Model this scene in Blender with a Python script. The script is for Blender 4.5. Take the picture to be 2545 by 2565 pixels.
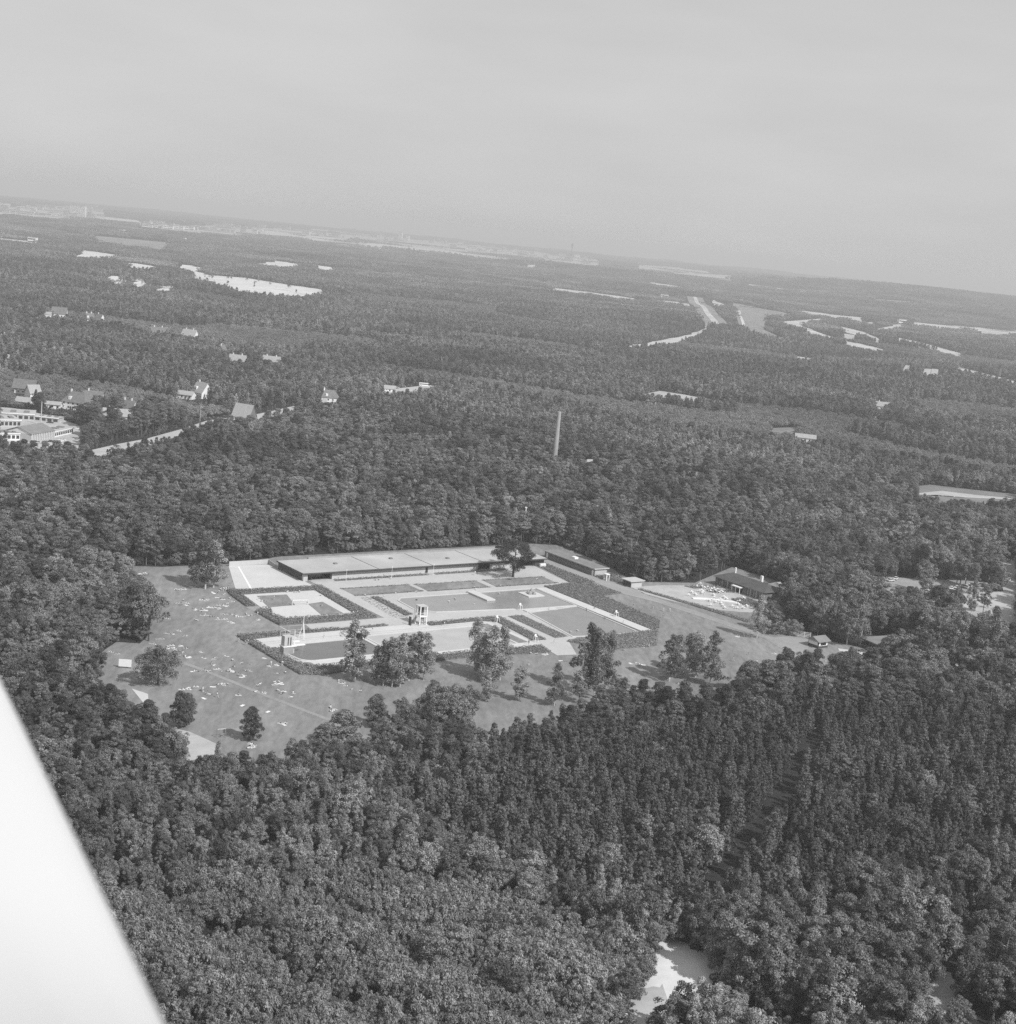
import bpy, bmesh, math, random
import numpy as np
from mathutils import Matrix, Vector

# ------------------------------------------------------------------ camera, sky, sun, exposure
for o in list(bpy.data.objects): bpy.data.objects.remove(o)
SC = bpy.context.scene
COL = SC.collection
PW, PH, FPX, ALT = 2545.0, 2565.0, 3770.0, 140.0        # survey of the photograph: size, focal length, flying height
HL, HR = 458.0, 710.0                                   # eye-level line at the two picture edges
def _ray(x, y): return np.array([(x-PW/2)/FPX, (PH/2-y)/FPX, -1.0])
_a, _b = _ray(0, HL), _ray(PW, HR)
_up = np.cross(_b, _a); _up /= np.linalg.norm(_up)
if _up[1] < 0: _up = -_up
_fw = np.array([0, 0, -1.0]); _fw = _fw-_up*_fw.dot(_up); _fw /= np.linalg.norm(_fw)
ROT = np.array([np.cross(_fw, _up), _fw, _up])
cam = bpy.data.cameras.new('camera')
cam.sensor_fit = 'HORIZONTAL'; cam.sensor_width = 36.0; cam.lens = 36.0*FPX/PW
cam.clip_start = 0.1; cam.clip_end = 90000
cam.dof.use_dof = True; cam.dof.focus_distance = 550; cam.dof.aperture_fstop = 3.6
camo = bpy.data.objects.new('camera', cam); COL.objects.link(camo)
M = Matrix([list(r) for r in ROT]).to_4x4(); M.translation = (0, 0, ALT)
camo.matrix_world = M
SC.camera = camo

SUN_AZ, SUN_EL = math.radians(-40), math.radians(43)    # azimuth measured from +X
world = bpy.data.worlds.new('World'); SC.world = world; world.use_nodes = True
wn, wl = world.node_tree.nodes, world.node_tree.links
bg = wn['Background']; sky = wn.new('ShaderNodeTexSky'); sky.sky_type = 'NISHITA'; sky.sun_disc = False
sky.sun_elevation = SUN_EL; sky.sun_rotation = math.pi/2-SUN_AZ
sky.altitude = 140; sky.air_density = 1.0; sky.dust_density = 2.0; sky.ozone_density = 1.0
bw = wn.new('ShaderNodeRGBToBW'); wl.new(sky.outputs[0], bw.inputs[0])      # black-and-white film
pw = wn.new('ShaderNodeMath'); pw.operation = 'POWER'; pw.inputs[1].default_value = 0.12
wl.new(bw.outputs[0], pw.inputs[0])
wt = wn.new('ShaderNodeTexCoord'); wm = wn.new('ShaderNodeMapping'); wm.inputs['Scale'].default_value = (2.2, 2.2, 9)
wno = wn.new('ShaderNodeTexNoise'); wno.inputs['Scale'].default_value = 2.6; wno.inputs['Detail'].default_value = 7
wl.new(wt.outputs['Generated'], wm.inputs[0]); wl.new(wm.outputs[0], wno.inputs['Vector'])
wr = wn.new('ShaderNodeMapRange'); wr.inputs['From Min'].default_value = .3; wr.inputs['From Max'].default_value = .75
wr.inputs['To Min'].default_value = 3.28; wr.inputs['To Max'].default_value = 3.62
wl.new(wno.outputs['Fac'], wr.inputs['Value'])
mu = wn.new('ShaderNodeMath'); mu.operation = 'MULTIPLY'
wl.new(pw.outputs[0], mu.inputs[0]); wl.new(wr.outputs[0], mu.inputs[1])
wl.new(mu.outputs[0], bg.inputs['Color']); bg.inputs['Strength'].default_value = 0.15
sun = bpy.data.lights.new('sun', 'SUN'); sun.energy = 4.6; sun.angle = math.radians(0.5); sun.color = (1, 1, 1)
suno = bpy.data.objects.new('sun', sun); COL.objects.link(suno)
sd = Vector((math.cos(SUN_EL)*math.cos(SUN_AZ), math.cos(SUN_EL)*math.sin(SUN_AZ), math.sin(SUN_EL)))
suno.rotation_euler = sd.to_track_quat('Z', 'Y').to_euler(); suno.location = sd*400
vs = SC.view_settings; vs.view_transform = 'Standard'; vs.look = 'None'; vs.exposure = 0.0; vs.gamma = 1.0
vs.use_curve_mapping = False
cy = SC.cycles
cy.max_bounces = 4; cy.diffuse_bounces = 2; cy.glossy_bounces = 2; cy.transmission_bounces = 2; cy.volume_bounces = 0
cy.use_denoising = False

rng = np.random.default_rng(7)
random.seed(7)

# ------------------------------------------------------------------ survey helpers
def hgt(x, y):
    """terrain height; flat round the pool, dunes and a ridge far out"""
    x = np.asarray(x, float); y = np.asarray(y, float)
    r = np.hypot(x, y)
    k = np.clip((r-1150)/1500, 0, 1); k = k*k*(3-2*k)
    d = (np.sin(x/310+.7)*np.cos(y/270+x/900)+.6*np.sin(y/150-x/400+2)+.5*np.sin((x+y)/520))*5.0+3.0
    far = np.clip((r-3500)/3000, 0, 1)
    rid = 62*np.exp(-((np.arctan2(x, y)-.235)/.085)**2)*np.exp(-((r-7600)/1500)**2)
    rid2 = 40*np.exp(-((np.arctan2(x, y)-.36)/.07)**2)*np.exp(-((r-8200)/1300)**2)
    return k*(d*(1+.6*far)) + rid + rid2
def hz(x, y): return float(hgt(x, y))
def at(x, y, z=0.0):
    """where the sight line through a surveyed point meets the ground (plus z metres)"""
    d = ROT @ _ray(x, y); g = 0.0
    for i in range(6):
        t = (ALT-z-g)/(-d[2]); px, py = d[0]*t, d[1]*t
        g = .5*g+.5*hz(px, py) if i else hz(px, py)
    return (px, py)
def pix(P):
    """survey coordinates of world points (N,3)"""
    c = (np.asarray(P, float)-np.array([0, 0, ALT])) @ ROT
    return PW/2+FPX*c[:, 0]/-c[:, 2], PH/2-FPX*c[:, 1]/-c[:, 2], -c[:, 2]
TH = math.radians(37.2)
E1, E2 = np.array([math.cos(TH), math.sin(TH)]), np.array([math.sin(TH), -math.cos(TH)])
ORG = np.array([-76.47, 567.33])
def S(s, t): p = ORG+s*E1+t*E2; return (float(p[0]), float(p[1]))
def toS(x, y): d = np.array([x, y])-ORG; return float(d@E1), float(d@E2)
def R1(x, y): return 280+x/2.995, 1340+y/2.995
def R2(x, y): return 560+x/3.423, 1350+y/3.423
def R3(x, y): return 1000+x/2.9045, 1320+y/2.9045
def R4(x, y): return 1350+x/2.255, 1350+y/2.255
def R5(x, y): return 600+x/3.195, 1520+y/3.195
def R8(x, y): return 2050+x/3.873, 1330+y/3.873
def ZA(x, y): return x/2.2553, 480+y/2.2553
def ZB(x, y): return 800+x/2.13, 550+y/2.13
def ZC(x, y): return 1600+x/2.0286, 620+y/2.0286
def Z4(x, y): return x/3.834, 740+y/3.834
def Z5(x, y): return 360+x/2.522, 760+y/2.522
def Z7(x, y): return 1850+x/2.758, 940+y/2.758
def ZD(x, y): return 1400+x/1.674, 2150+y/1.674

# ------------------------------------------------------------------ object helpers
def tag(o, label=None, cat=None, group=None, kind=None):
    if label: o['label'] = label
    if cat: o['category'] = cat
    if group: o['group'] = group
    if kind: o['kind'] = kind
    return o
def empty(name, loc, rz=0.0, label=None, cat=None, group=None):
    o = bpy.data.objects.new(name, None); COL.objects.link(o); o.empty_display_size = .5
    o.location = loc; o.rotation_euler = (0, 0, rz)
    return tag(o, label, cat, group)
def obj(name, me, mat=None, parent=None, loc=None, rz=0.0):
    o = bpy.data.objects.new(name, me); COL.objects.link(o)
    if mat is not None and len(me.materials) == 0: me.materials.append(mat)
    if parent: o.parent = parent
    if loc is not None: o.location = loc
    o.rotation_euler = (0, 0, rz)
    return o
def mesh_np(name, V, F, mats=None, mi=None, tint=None):
    """V (N,3), F (M,k) arrays -> mesh"""
    me = bpy.data.meshes.new(name); V = np.asarray(V, np.float32); F = np.asarray(F, np.int32)
    n, k = F.shape
    me.vertices.add(len(V)); me.vertices.foreach_set('co', V.ravel())
    me.loops.add(n*k); me.loops.foreach_set('vertex_index', F.ravel())
    me.polygons.add(n); me.polygons.foreach_set('loop_start', np.arange(0, n*k, k, dtype=np.int32))
    try: me.polygons.foreach_set('loop_total', np.full(n, k, np.int32))
    except Exception: pass
    if mi is not None: me.polygons.foreach_set('material_index', np.asarray(mi, np.int32))
    if tint is not None:
        a = me.attributes.new('tint', 'FLOAT', 'FACE'); a.data.foreach_set('value', np.asarray(tint, np.float32))
    for m in mats or []: me.materials.append(m)
    me.update(calc_edges=True); me.validate()
    return me
class MB:
    """collects solids for one mesh"""
    def __init__(s): s.v, s.f = [], []
    def add(s, v, f): n = len(s.v); s.v += [tuple(p) for p in v]; s.f += [tuple(i+n for i in q) for q in f]; return s
    def box(s, c, d, rz=0.0):
        x, y, z = d[0]/2, d[1]/2, d[2]/2; ca, sa = math.cos(rz), math.sin(rz); v = []
        for dz in (-z, z):
            for dx, dy in ((-x, -y), (x, -y), (x, y), (-x, y)):
                v.append((c[0]+dx*ca-dy*sa, c[1]+dx*sa+dy*ca, c[2]+dz))
        return s.add(v, [(3, 2, 1, 0), (4, 5, 6, 7), (0, 1, 5, 4), (1, 2, 6, 5), (2, 3, 7, 6), (3, 0, 4, 7)])
    def bx(s, x0, x1, y0, y1, z0, z1): return s.box(((x0+x1)/2, (y0+y1)/2, (z0+z1)/2), (x1-x0, y1-y0, z1-z0))
    def prism(s, pts, z0, z1):
        n = len(pts); v = [(p[0], p[1], z0) for p in pts]+[(p[0], p[1], z1) for p in pts]
        return s.add(v, [tuple(range(n-1, -1, -1)), tuple(range(n, 2*n))]+[(i, (i+1) % n, n+(i+1) % n, n+i) for i in range(n)])
    def tube(s, pts, rad, n=6):
        pts = [Vector(p) for p in pts]; v = []
        for i, p in enumerate(pts):
            d = (pts[min(i+1, len(pts)-1)]-pts[max(i-1, 0)]).normalized()
            u = d.cross(Vector((0, 0, 1)) if abs(d.z) < .9 else Vector((1, 0, 0))).normalized(); w = d.cross(u)
            r = rad[i] if hasattr(rad, '__len__') else rad
            for k in range(n): a = 2*math.pi*k/n; v.append(p+u*math.cos(a)*r+w*math.sin(a)*r)
        f = []
        for i in range(len(pts)-1):
            for k in range(n): f.append((i*n+k, i*n+(k+1) % n, (i+1)*n+(k+1) % n, (i+1)*n+k))
        f += [tuple(range(n-1, -1, -1)), tuple((len(pts)-1)*n+k for k in range(n))]
        return s.add(v, f)
    def mesh(s, name):
        me = bpy.data.meshes.new(name); me.from_pydata(s.v, [], s.f); me.update()
        bm = bmesh.new(); bm.from_mesh(me); bmesh.ops.recalc_face_normals(bm, faces=bm.faces); bm.to_mesh(me); bm.free()
        return me
    def build(s, name, mat, parent=None, loc=None, rz=0.0): return obj(name, s.mesh(name), mat, parent, loc, rz)
def ccw(pts):
    a = sum(pts[i][0]*pts[(i+1) % len(pts)][1]-pts[(i+1) % len(pts)][0]*pts[i][1] for i in range(len(pts)))
    return pts if a > 0 else pts[::-1]
def sheet(name, pts, z, mat, th=0.0):
    pts = ccw([tuple(p) for p in pts]); b = MB()
    if th: b.prism(pts, z-th, z)
    else: b.add([(p[0], p[1], z) for p in pts], [tuple(range(len(pts)))])
    o = b.build(name, mat); tag(o, kind='structure'); return o
def inside(poly, X, Y):
    X, Y = np.asarray(X), np.asarray(Y); r = np.zeros(X.shape, bool); n = len(poly)
    for i in range(n):
        x0, y0 = poly[i]; x1, y1 = poly[(i+1) % n]
        if y0 == y1: continue
        c = ((y0 > Y) != (y1 > Y)) & (X < (x1-x0)*(Y-y0)/(y1-y0)+x0); r ^= c
    return r
def draped(name, poly, mat, lift=.3, n=26):
    """polygon laid on the far terrain, cut into cells"""
    bm = bmesh.new(); vs_ = [bm.verts.new((p[0], p[1], 0)) for p in ccw(list(poly))]; bm.faces.new(vs_)
    bmesh.ops.triangulate(bm, faces=bm.faces)
    size = max(max(p[0] for p in poly)-min(p[0] for p in poly), max(p[1] for p in poly)-min(p[1] for p in poly))
    for _ in range(4):
        es = [e for e in bm.edges if e.calc_length() > size/n]
        if not es: break
        bmesh.ops.subdivide_edges(bm, edges=es, cuts=1); bmesh.ops.triangulate(bm, faces=[f for f in bm.faces if len(f.verts) > 3])
    for v in bm.verts: v.co.z = hz(v.co.x, v.co.y)+lift
    me = bpy.data.meshes.new(name); bm.to_mesh(me); bm.free()
    o = obj(name, me, mat); tag(o, kind='structure'); return o

# ------------------------------------------------------------------ materials (all greys: the photograph is black and white)
def mat(name, v, rough=.8, var=.15, scale=1.0, detail=4, bump=0.0, spec=.2, scale2=None, var2=0.0, stretch=None, metal=0.0):
    m = bpy.data.materials.new(name); m.use_nodes = True; n, l = m.node_tree.nodes, m.node_tree.links
    p = n['Principled BSDF']; p.inputs['Roughness'].default_value = rough; p.inputs['Specular IOR Level'].default_value = spec
    p.inputs['Metallic'].default_value = metal
    g = n.new('ShaderNodeNewGeometry'); vec = g.outputs['Position']
    if stretch:
        mp = n.new('ShaderNodeMapping'); mp.inputs['Rotation'].default_value = (0, 0, stretch[0]); mp.inputs['Scale'].default_value = stretch[1]
        l.new(vec, mp.inputs[0]); vec = mp.outputs[0]
    def noise(sc, va):
        t = n.new('ShaderNodeTexNoise'); t.inputs['Scale'].default_value = sc; t.inputs['Detail'].default_value = detail; t.inputs['Roughness'].default_value = .6
        l.new(vec, t.inputs['Vector']); r = n.new('ShaderNodeMapRange')
        r.inputs['From Min'].default_value = .28; r.inputs['From Max'].default_value = .72
        r.inputs['To Min'].default_value = 1-va; r.inputs['To Max'].default_value = 1+va
        l.new(t.outputs['Fac'], r.inputs['Value']); return t, r.outputs[0]
    t, f = noise(scale, var)
    k = n.new('ShaderNodeMath'); k.operation = 'MULTIPLY'; k.inputs[0].default_value = v; l.new(f, k.inputs[1]); out = k.outputs[0]
    if scale2:
        _, f2 = noise(scale2, var2); k2 = n.new('ShaderNodeMath'); k2.operation = 'MULTIPLY'; l.new(out, k2.inputs[0]); l.new(f2, k2.inputs[1]); out = k2.outputs[0]
    l.new(out, p.inputs['Base Color'])
    if bump:
        b = n.new('ShaderNodeBump'); b.inputs['Strength'].default_value = bump; b.inputs['Distance'].default_value = .1
        l.new(t.outputs['Fac'], b.inputs['Height']); l.new(b.outputs[0], p.inputs['Normal'])
    return m
def leaf_mat(name, v, tr=.18, rnd=.55, stand=.42, tint=.55):
    m = bpy.data.materials.new(name); m.use_nodes = True; n, l = m.node_tree.nodes, m.node_tree.links
    n.remove(n['Principled BSDF']); out = n['Material Output']
    def mr(src, a, b, f0=0.0, f1=1.0):
        r = n.new('ShaderNodeMapRange'); r.inputs['From Min'].default_value = f0; r.inputs['From Max'].default_value = f1
        r.inputs['To Min'].default_value = a; r.inputs['To Max'].default_value = b; l.new(src, r.inputs['Value']); return r.outputs[0]
    def mul(a, b):
        k = n.new('ShaderNodeMath'); k.operation = 'MULTIPLY'
        for i, q in enumerate((a, b)):
            if isinstance(q, float): k.inputs[i].default_value = q
            else: l.new(q, k.inputs[i])
        return k.outputs[0]
    at_ = n.new('ShaderNodeAttribute'); at_.attribute_name = 'tint'
    oi = n.new('ShaderNodeObjectInfo'); g = n.new('ShaderNodeNewGeometry')
    t = n.new('ShaderNodeTexNoise'); t.inputs['Scale'].default_value = .0055; t.inputs['Detail'].default_value = 4; l.new(g.outputs['Position'], t.inputs['Vector'])
    c = mul(mul(float(v), mr(at_.outputs['Fac'], 1-tint, 1+tint)), mul(mr(oi.outputs['Random'], 1-rnd, 1+rnd), mr(t.outputs['Fac'], 1-stand, 1+stand, .3, .7)))
    d = n.new('ShaderNodeBsdfDiffuse'); l.new(c, d.inputs['Color'])
    tb = n.new('ShaderNodeBsdfTranslucent'); l.new(c, tb.inputs['Color'])
    mx = n.new('ShaderNodeMixShader'); mx.inputs['Fac'].default_value = tr; l.new(d.outputs[0], mx.inputs[1]); l.new(tb.outputs[0], mx.inputs[2])
    l.new(mx.outputs[0], out.inputs['Surface']); return m
def water_mat(name, v, rough=.12, rip=.35):
    m = mat(name, v, rough, .10, .12, 3, 0, .5, 2.5, .06)
    n, l = m.node_tree.nodes, m.node_tree.links; p = n['Principled BSDF']; p.inputs['IOR'].default_value = 1.33
    g = n.new('ShaderNodeNewGeometry'); t = n.new('ShaderNodeTexNoise'); t.inputs['Scale'].default_value = 1.4; t.inputs['Detail'].default_value = 3
    l.new(g.outputs['Position'], t.inputs['Vector']); b = n.new('ShaderNodeBump'); b.inputs['Strength'].default_value = rip; b.inputs['Distance'].default_value = .12
    l.new(t.outputs['Fac'], b.inputs['Height']); l.new(b.outputs[0], p.inputs['Normal']); return m
X = {}
X['floor'] = mat('forest_floor', .032, .95, .35, .05, 5, 0, .1, .6, .3)
X['lawn'] = mat('lawn_grass', .215, .95, .22, .045, 6, 0, .05, .45, .24, (TH+.6, (1, .35, 1)))
X['lawn2'] = mat('rough_grass', .19, .95, .18, .06, 5, 0, .05, .6, .2)
X['worn'] = mat('worn_grass', .265, .95, .12, .12, 5, 0, .05, .8, .12)
X['pave'] = mat('concrete_paving', .43, .85, .07, .08, 5, 0, .2, .7, .07)
X['deck'] = mat('pool_deck', .52, .8, .06, .1, 5, 0, .2, .9, .05)
X['path'] = mat('gravel_path', .29, .9, .12, .1, 5, 0, .1, 1.2, .12)
X['sand'] = mat('sand', .56, .95, .18, .02, 5, 0, .05, .3, .08)
X['track'] = mat('sandy_track', .47, .95, .2, .015, 5, 0, .05, .05, .15)
X['yard'] = mat('yard_ground', .40, .95, .15, .08, 5, 0, .1, .5, .1)
X['heath'] = mat('heath', .23, .95, .2, .012, 6, 0, .05, .08, .2)
X['asph'] = mat('old_asphalt', .24, .9, .12, .05, 5, 0, .1)
X['roof'] = mat('bitumen_gravel_roof', .395, .9, .09, .12, 5, 0, .1, .035, .16)
X['roofd'] = mat('dark_roof', .085, .85, .2, .3, 5, 0, .2)
X['roofm'] = mat('mid_roof', .20, .85, .15, .3, 5, 0, .2)
X['tile'] = mat('roof_tiles', .16, .8, .25, .8, 4, 0, .2)
X['tilel'] = mat('pale_roof_tiles', .33, .8, .15, .8, 4, 0, .2)
X['wall'] = mat('pale_render', .46, .85, .06, .4, 4, 0, .2)
X['white'] = mat('white_paint', .78, .5, .03, .6, 3, 0, .4)
X['brick'] = mat('brick_wall', .17, .9, .2, 1.2, 5, 0, .1)
X['brickl'] = mat('chimney_brick', .36, .9, .12, .35, 5, 0, .1, 2.5, .1)
X['conc'] = mat('concrete', .30, .85, .12, .4, 5, 0, .2)
X['glass'] = mat('window_glass', .03, .08, .1, .5, 2, 0, .8)
X['dark'] = mat('dark_recess', .03, .9, .1, .5, 2, 0, .1)  # recess shade put into the colour; also used on vents and hatch
X['wood'] = mat('dark_wood', .07, .8, .2, 1, 4, 0, .2)
X['metal'] = mat('grey_metal', .35, .45, .05, 1, 2, 0, .5, metal=.3)
X['bark'] = mat('bark', .07, .95, .3, 2.0, 4)
X['birchbark'] = mat('birch_bark', .48, .85, .3, 1.5, 4)
X['pinebark'] = mat('pine_bark', .13, .9, .25, 1.0, 4)
X['tyre'] = mat('tyre', .025, .8, .1, 3, 2)
X['skin'] = mat('skin', .60, .6, .08, 4, 2, 0, .3)
X['skin2'] = mat('tanned_skin', .33, .6, .08, 4, 2, 0, .3)
X['hair'] = mat('hair', .04, .6, .2, 6, 2)
X['swimd'] = mat('dark_swimwear', .05, .8, .1, 6, 2)
X['swiml'] = mat('pale_swimwear', .6, .8, .1, 6, 2)
X['towel'] = mat('white_towel', .72, .95, .04, 3, 2)
X['towel2'] = mat('grey_towel', .36, .95, .1, 3, 2)
X['towel3'] = mat('dark_blanket', .10, .95, .1, 3, 2)
X['wing'] = mat('white_aircraft_paint', .60, .45, .012, .8, 3, 0, .3)
X['w_pad'] = water_mat('paddling_water', .25); X['w_low'] = water_mat('shallow_water', .21)
X['w_dive'] = water_mat('diving_water', .13); X['w_comp'] = water_mat('swimming_water', .40)
X['l_pine'] = leaf_mat('pine_needles', .155); X['l_broad'] = leaf_mat('broad_leaves', .19)
X['l_birch'] = leaf_mat('birch_leaves', .21); X['l_con'] = leaf_mat('conifer_needles', .135, .10, rnd=.3)
X['l_sap'] = leaf_mat('sapling_leaves', .22, .3, rnd=.3); X['l_hedge'] = leaf_mat('hedge_leaves', .22, rnd=.12, stand=.15)
X['l_oak'] = leaf_mat('dark_oak_leaves', .075, rnd=.05); X['l_bed'] = leaf_mat('bedding_plants', .22, rnd=.15, stand=.2, tint=.6)
X['l_young'] = leaf_mat('young_stand_leaves', .24, .2, rnd=.25, stand=.3)
X['l_far2'] = leaf_mat('distant_young_leaves', .25, .15, rnd=.25, stand=.4)
X['l_far'] = leaf_mat('distant_leaves', .17, .15, rnd=.25, stand=.45)

# ------------------------------------------------------------------ terrain
def terrain():
    rad = np.concatenate([np.linspace(0, 1100, 12), np.geomspace(1180, 17000, 95)]); na = 240
    ang = np.linspace(0, 2*np.pi, na, endpoint=False)
    V = [(0, 0, 0)]
    Rr, A = np.meshgrid(rad[1:], ang, indexing='ij'); x, y = Rr*np.cos(A), Rr*np.sin(A)
    V = np.vstack([[[0, 0, 0]], np.stack([x.ravel(), y.ravel(), hgt(x, y).ravel()], 1)])
    i = np.arange(na); j = (i+1) % na; F = []
    F0 = np.stack([np.zeros(na, int), 1+i, 1+j, 1+j], 1)
    for k in range(len(rad)-2): F.append(np.stack([1+k*na+i, 1+(k+1)*na+i, 1+(k+1)*na+j, 1+k*na+j], 1))
    me = bpy.data.meshes.new('ground')
    me.from_pydata(V.tolist(), [], [tuple(q[:3]) for q in F0.tolist()]+[tuple(q) for q in np.vstack(F).tolist()])
    me.polygons.foreach_set('use_smooth', [True]*len(me.polygons)); me.update()
    tag(obj('ground', me, X['floor']), kind='structure')
terrain()

TZ = 10.0      # height of the wood that screens the near edge of a clearing
SOFT = []      # bare sand with a few self-sown trees
EXC = []       # open places where no wood stands
def opening(far, near, z=TZ): p = [at(*q) for q in far]+[at(q[0], q[1], z) for q in near]; EXC.append(p); return p

def soft_opening(*a): p = opening(*a); EXC.pop(); SOFT.append((p, .13)); return p
# the lawns of the swimming ground
clear_far = [(244, 1640), (292, 1608), (350, 1612), (368, 1596), (372, 1530), (345, 1470), (302, 1424), (330, 1418), (407, 1420), (580, 1412), (703, 1394), (1010, 1378), (1330, 1362), (1401, 1366),
             (1516, 1414), (1565, 1444), (1616, 1458), (1740, 1460), (1835, 1420), (1960, 1460), (1962, 1560), (2028, 1586), (2078, 1606), (2110, 1612), (2215, 1634)]
clear_near = [(2215, 1652), (2120, 1662), (2082, 1672), (2033, 1668), (1971, 1656), (1905, 1676), (1860, 1694), (1811, 1734), (1762, 1745), (1718, 1738), (1678, 1726), (1616, 1712), (1560, 1716), (1500, 1738),
              (1440, 1772), (1300, 1796), (1208, 1818), (1190, 1780), (1060, 1765), (985, 1800), (900, 1830), (815, 1838), (740, 1850), (690, 1896), (636, 1890), (560, 1880), (470, 1893), (447, 1840), (437, 1822), (415, 1812), (376, 1780), (330, 1750), (278, 1700), (240, 1680)]
LAWN = opening(clear_far, clear_near, 7.2)
sheet('lawn', LAWN, .04, X['lawn'])

# other openings in the wood, near and far
def ragged(poly, amp, n=5):
    out = []; g = random.Random(int(abs(poly[0][0])))
    for i in range(len(poly)):
        p, q = poly[i], poly[(i+1) % len(poly)]; L = math.dist(p, q); m = max(1, min(n, int(L/amp)))
        for k in range(m): f = k/m; out.append((p[0]+(q[0]-p[0])*f+g.uniform(-amp, amp)*(k > 0), p[1]+(q[1]-p[1])*f+g.uniform(-amp, amp)*(k > 0)))
    return out
carpark = opening([(1606, 988), (1653, 979), (1725, 990), (1826, 1008)], [(1822, 1019), (1760, 1011), (1690, 1005), (1612, 1000)], 6)
strip = opening([(2289, 1219), (2330, 1214), (2394, 1222), (2560, 1240)], [(2560, 1254), (2412, 1257), (2289, 1254)], 9)
lot = soft_opening([(2200, 1444), (2330, 1452), (2420, 1455), (2490, 1462)], [(2480, 1488), (2330, 1485), (2240, 1494), (2190, 1470)], 9)
field = opening([(2390, 1492), (2473, 1484), (2560, 1480)], [(2560, 1550), (2515, 1540), (2473, 1526), (2400, 1514)], 13)
field2 = opening([(2489, 1398), (2560, 1404)], [(2560, 1455), (2530, 1428)], 13)
sandpit = opening([(1650, 2360), (1720, 2380), (1790, 2420)], [(1780, 2464), (1670, 2494), (1616, 2482), (1604, 2443)], 9)
sandpath = opening([(1650, 2482), (1600, 2490)], [(1470, 2575), (1590, 2580), (1660, 2515)], 7)
patch1 = opening([(2332, 2470), (2362, 2446), (2402, 2470)], [(2390, 2505), (2365, 2500)], 13)
patch2 = opening([(2322, 2536), (2344, 2518), (2360, 2536)], [(2334, 2568)], 13)
ride = opening([(2415, 2250), (2440, 2260)], [(2400, 2452), (2362, 2452)], 13)
lane = opening([(1740, 2214), (1781, 2187), (1843, 2107), (1891, 2047), (1937, 1989), (1984, 1896), (2057, 1820)], [(2069, 1836), (2006, 1916), (1967, 2012), (1916, 2069), (1868, 2129), (1801, 2206), (1758, 2228)], 7.6)
works = opening([Z4(-40, 1075), Z4(160, 1090), Z4(340, 1130), Z4(560, 1180), Z4(720, 1240), Z4(820, 1280)], [Z4(770, 1430), Z4(640, 1510), Z4(500, 1570), Z4(225, 1560), Z4(270, 1490), Z4(-40, 1420)], 6)
def strip_poly(px, w, z=8.0):
    return opening([(x, y-w/2) for x, y in px], [(x, y+w/2) for x, y in px][::-1], z)
road1 = strip_poly([(225, 1132), (295, 1116), (365, 1103), (456, 1078), (519, 1057), (580, 1049), (638, 1042), (690, 1031), (738, 1020)], 4, 4)
road2 = strip_poly([(950, 986), (965, 980), (1010, 974), (1060, 969), (1108, 958)], 3, 4)
meadow = strip_poly([(1930, 1078), (1995, 1076)], 9, 6)
lawnh = strip_poly([Z4(300, 228), Z4(500, 232), Z4(740, 240)], 8, 5)
drive = opening([(2192, 1032), (2222, 1032)], [(2192, 1058), (2182, 1056)], 4)
for q in (patch1, patch2): EXC.append([(p[0]+dx_, p[1]-dx_*.8) for p in q for dx_ in (0,)] if False else [(p[0]+5, p[1]-4) for p in q])
for q in (patch1, patch2, ride, sandpit):
    c_ = np.mean(q, 0); EXC.append([tuple(np.array(p)+(np.array(p)-c_)/max(1e-6, np.linalg.norm(np.array(p)-c_))*(3.0 if q is not sandpit else .1)) for p in q])
def grow(q, d): c_ = np.mean(q, 0); return [tuple(np.array(p)+(np.array(p)-c_)/np.linalg.norm(np.array(p)-c_)*d) for p in q]
LIFT = .02
for p, m_, nm in ((carpark, 'yard', 'car_park'), (strip, 'lawn2', 'rough_meadow'), (lot, 'path', 'parking_ground'), (field, 'yard', 'bare_field'), (field2, 'yard', 'bare_field'),
                  (ragged(grow(sandpit, 2.5), 1.2, 5), 'sand', 'sand_clearing'), (ragged(grow(sandpath, 2.5), 1.2, 5), 'yard', 'sandy_path'), (ragged(grow(patch1, 2), .8, 3), 'yard', 'sand_patch'), (ragged(grow(patch2, 2), .8, 3), 'yard', 'sand_patch'), (works, 'yard', 'works_yard'),
                  (road1, 'yard', 'road'), (road2, 'yard', 'road'), (meadow, 'lawn2', 'meadow'), (lawnh, 'worn', 'villa_lawn'), (drive, 'sand', 'driveway')):
    LIFT += .04; draped(nm, p, X[m_], LIFT)
draped('gravel_track', [at(*q) for q in ((2296, 1236), (2360, 1230), (2440, 1240), (2555, 1250), (2555, 1253), (2420, 1247), (2350, 1240), (2296, 1240))], X['yard'], .2)

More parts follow.
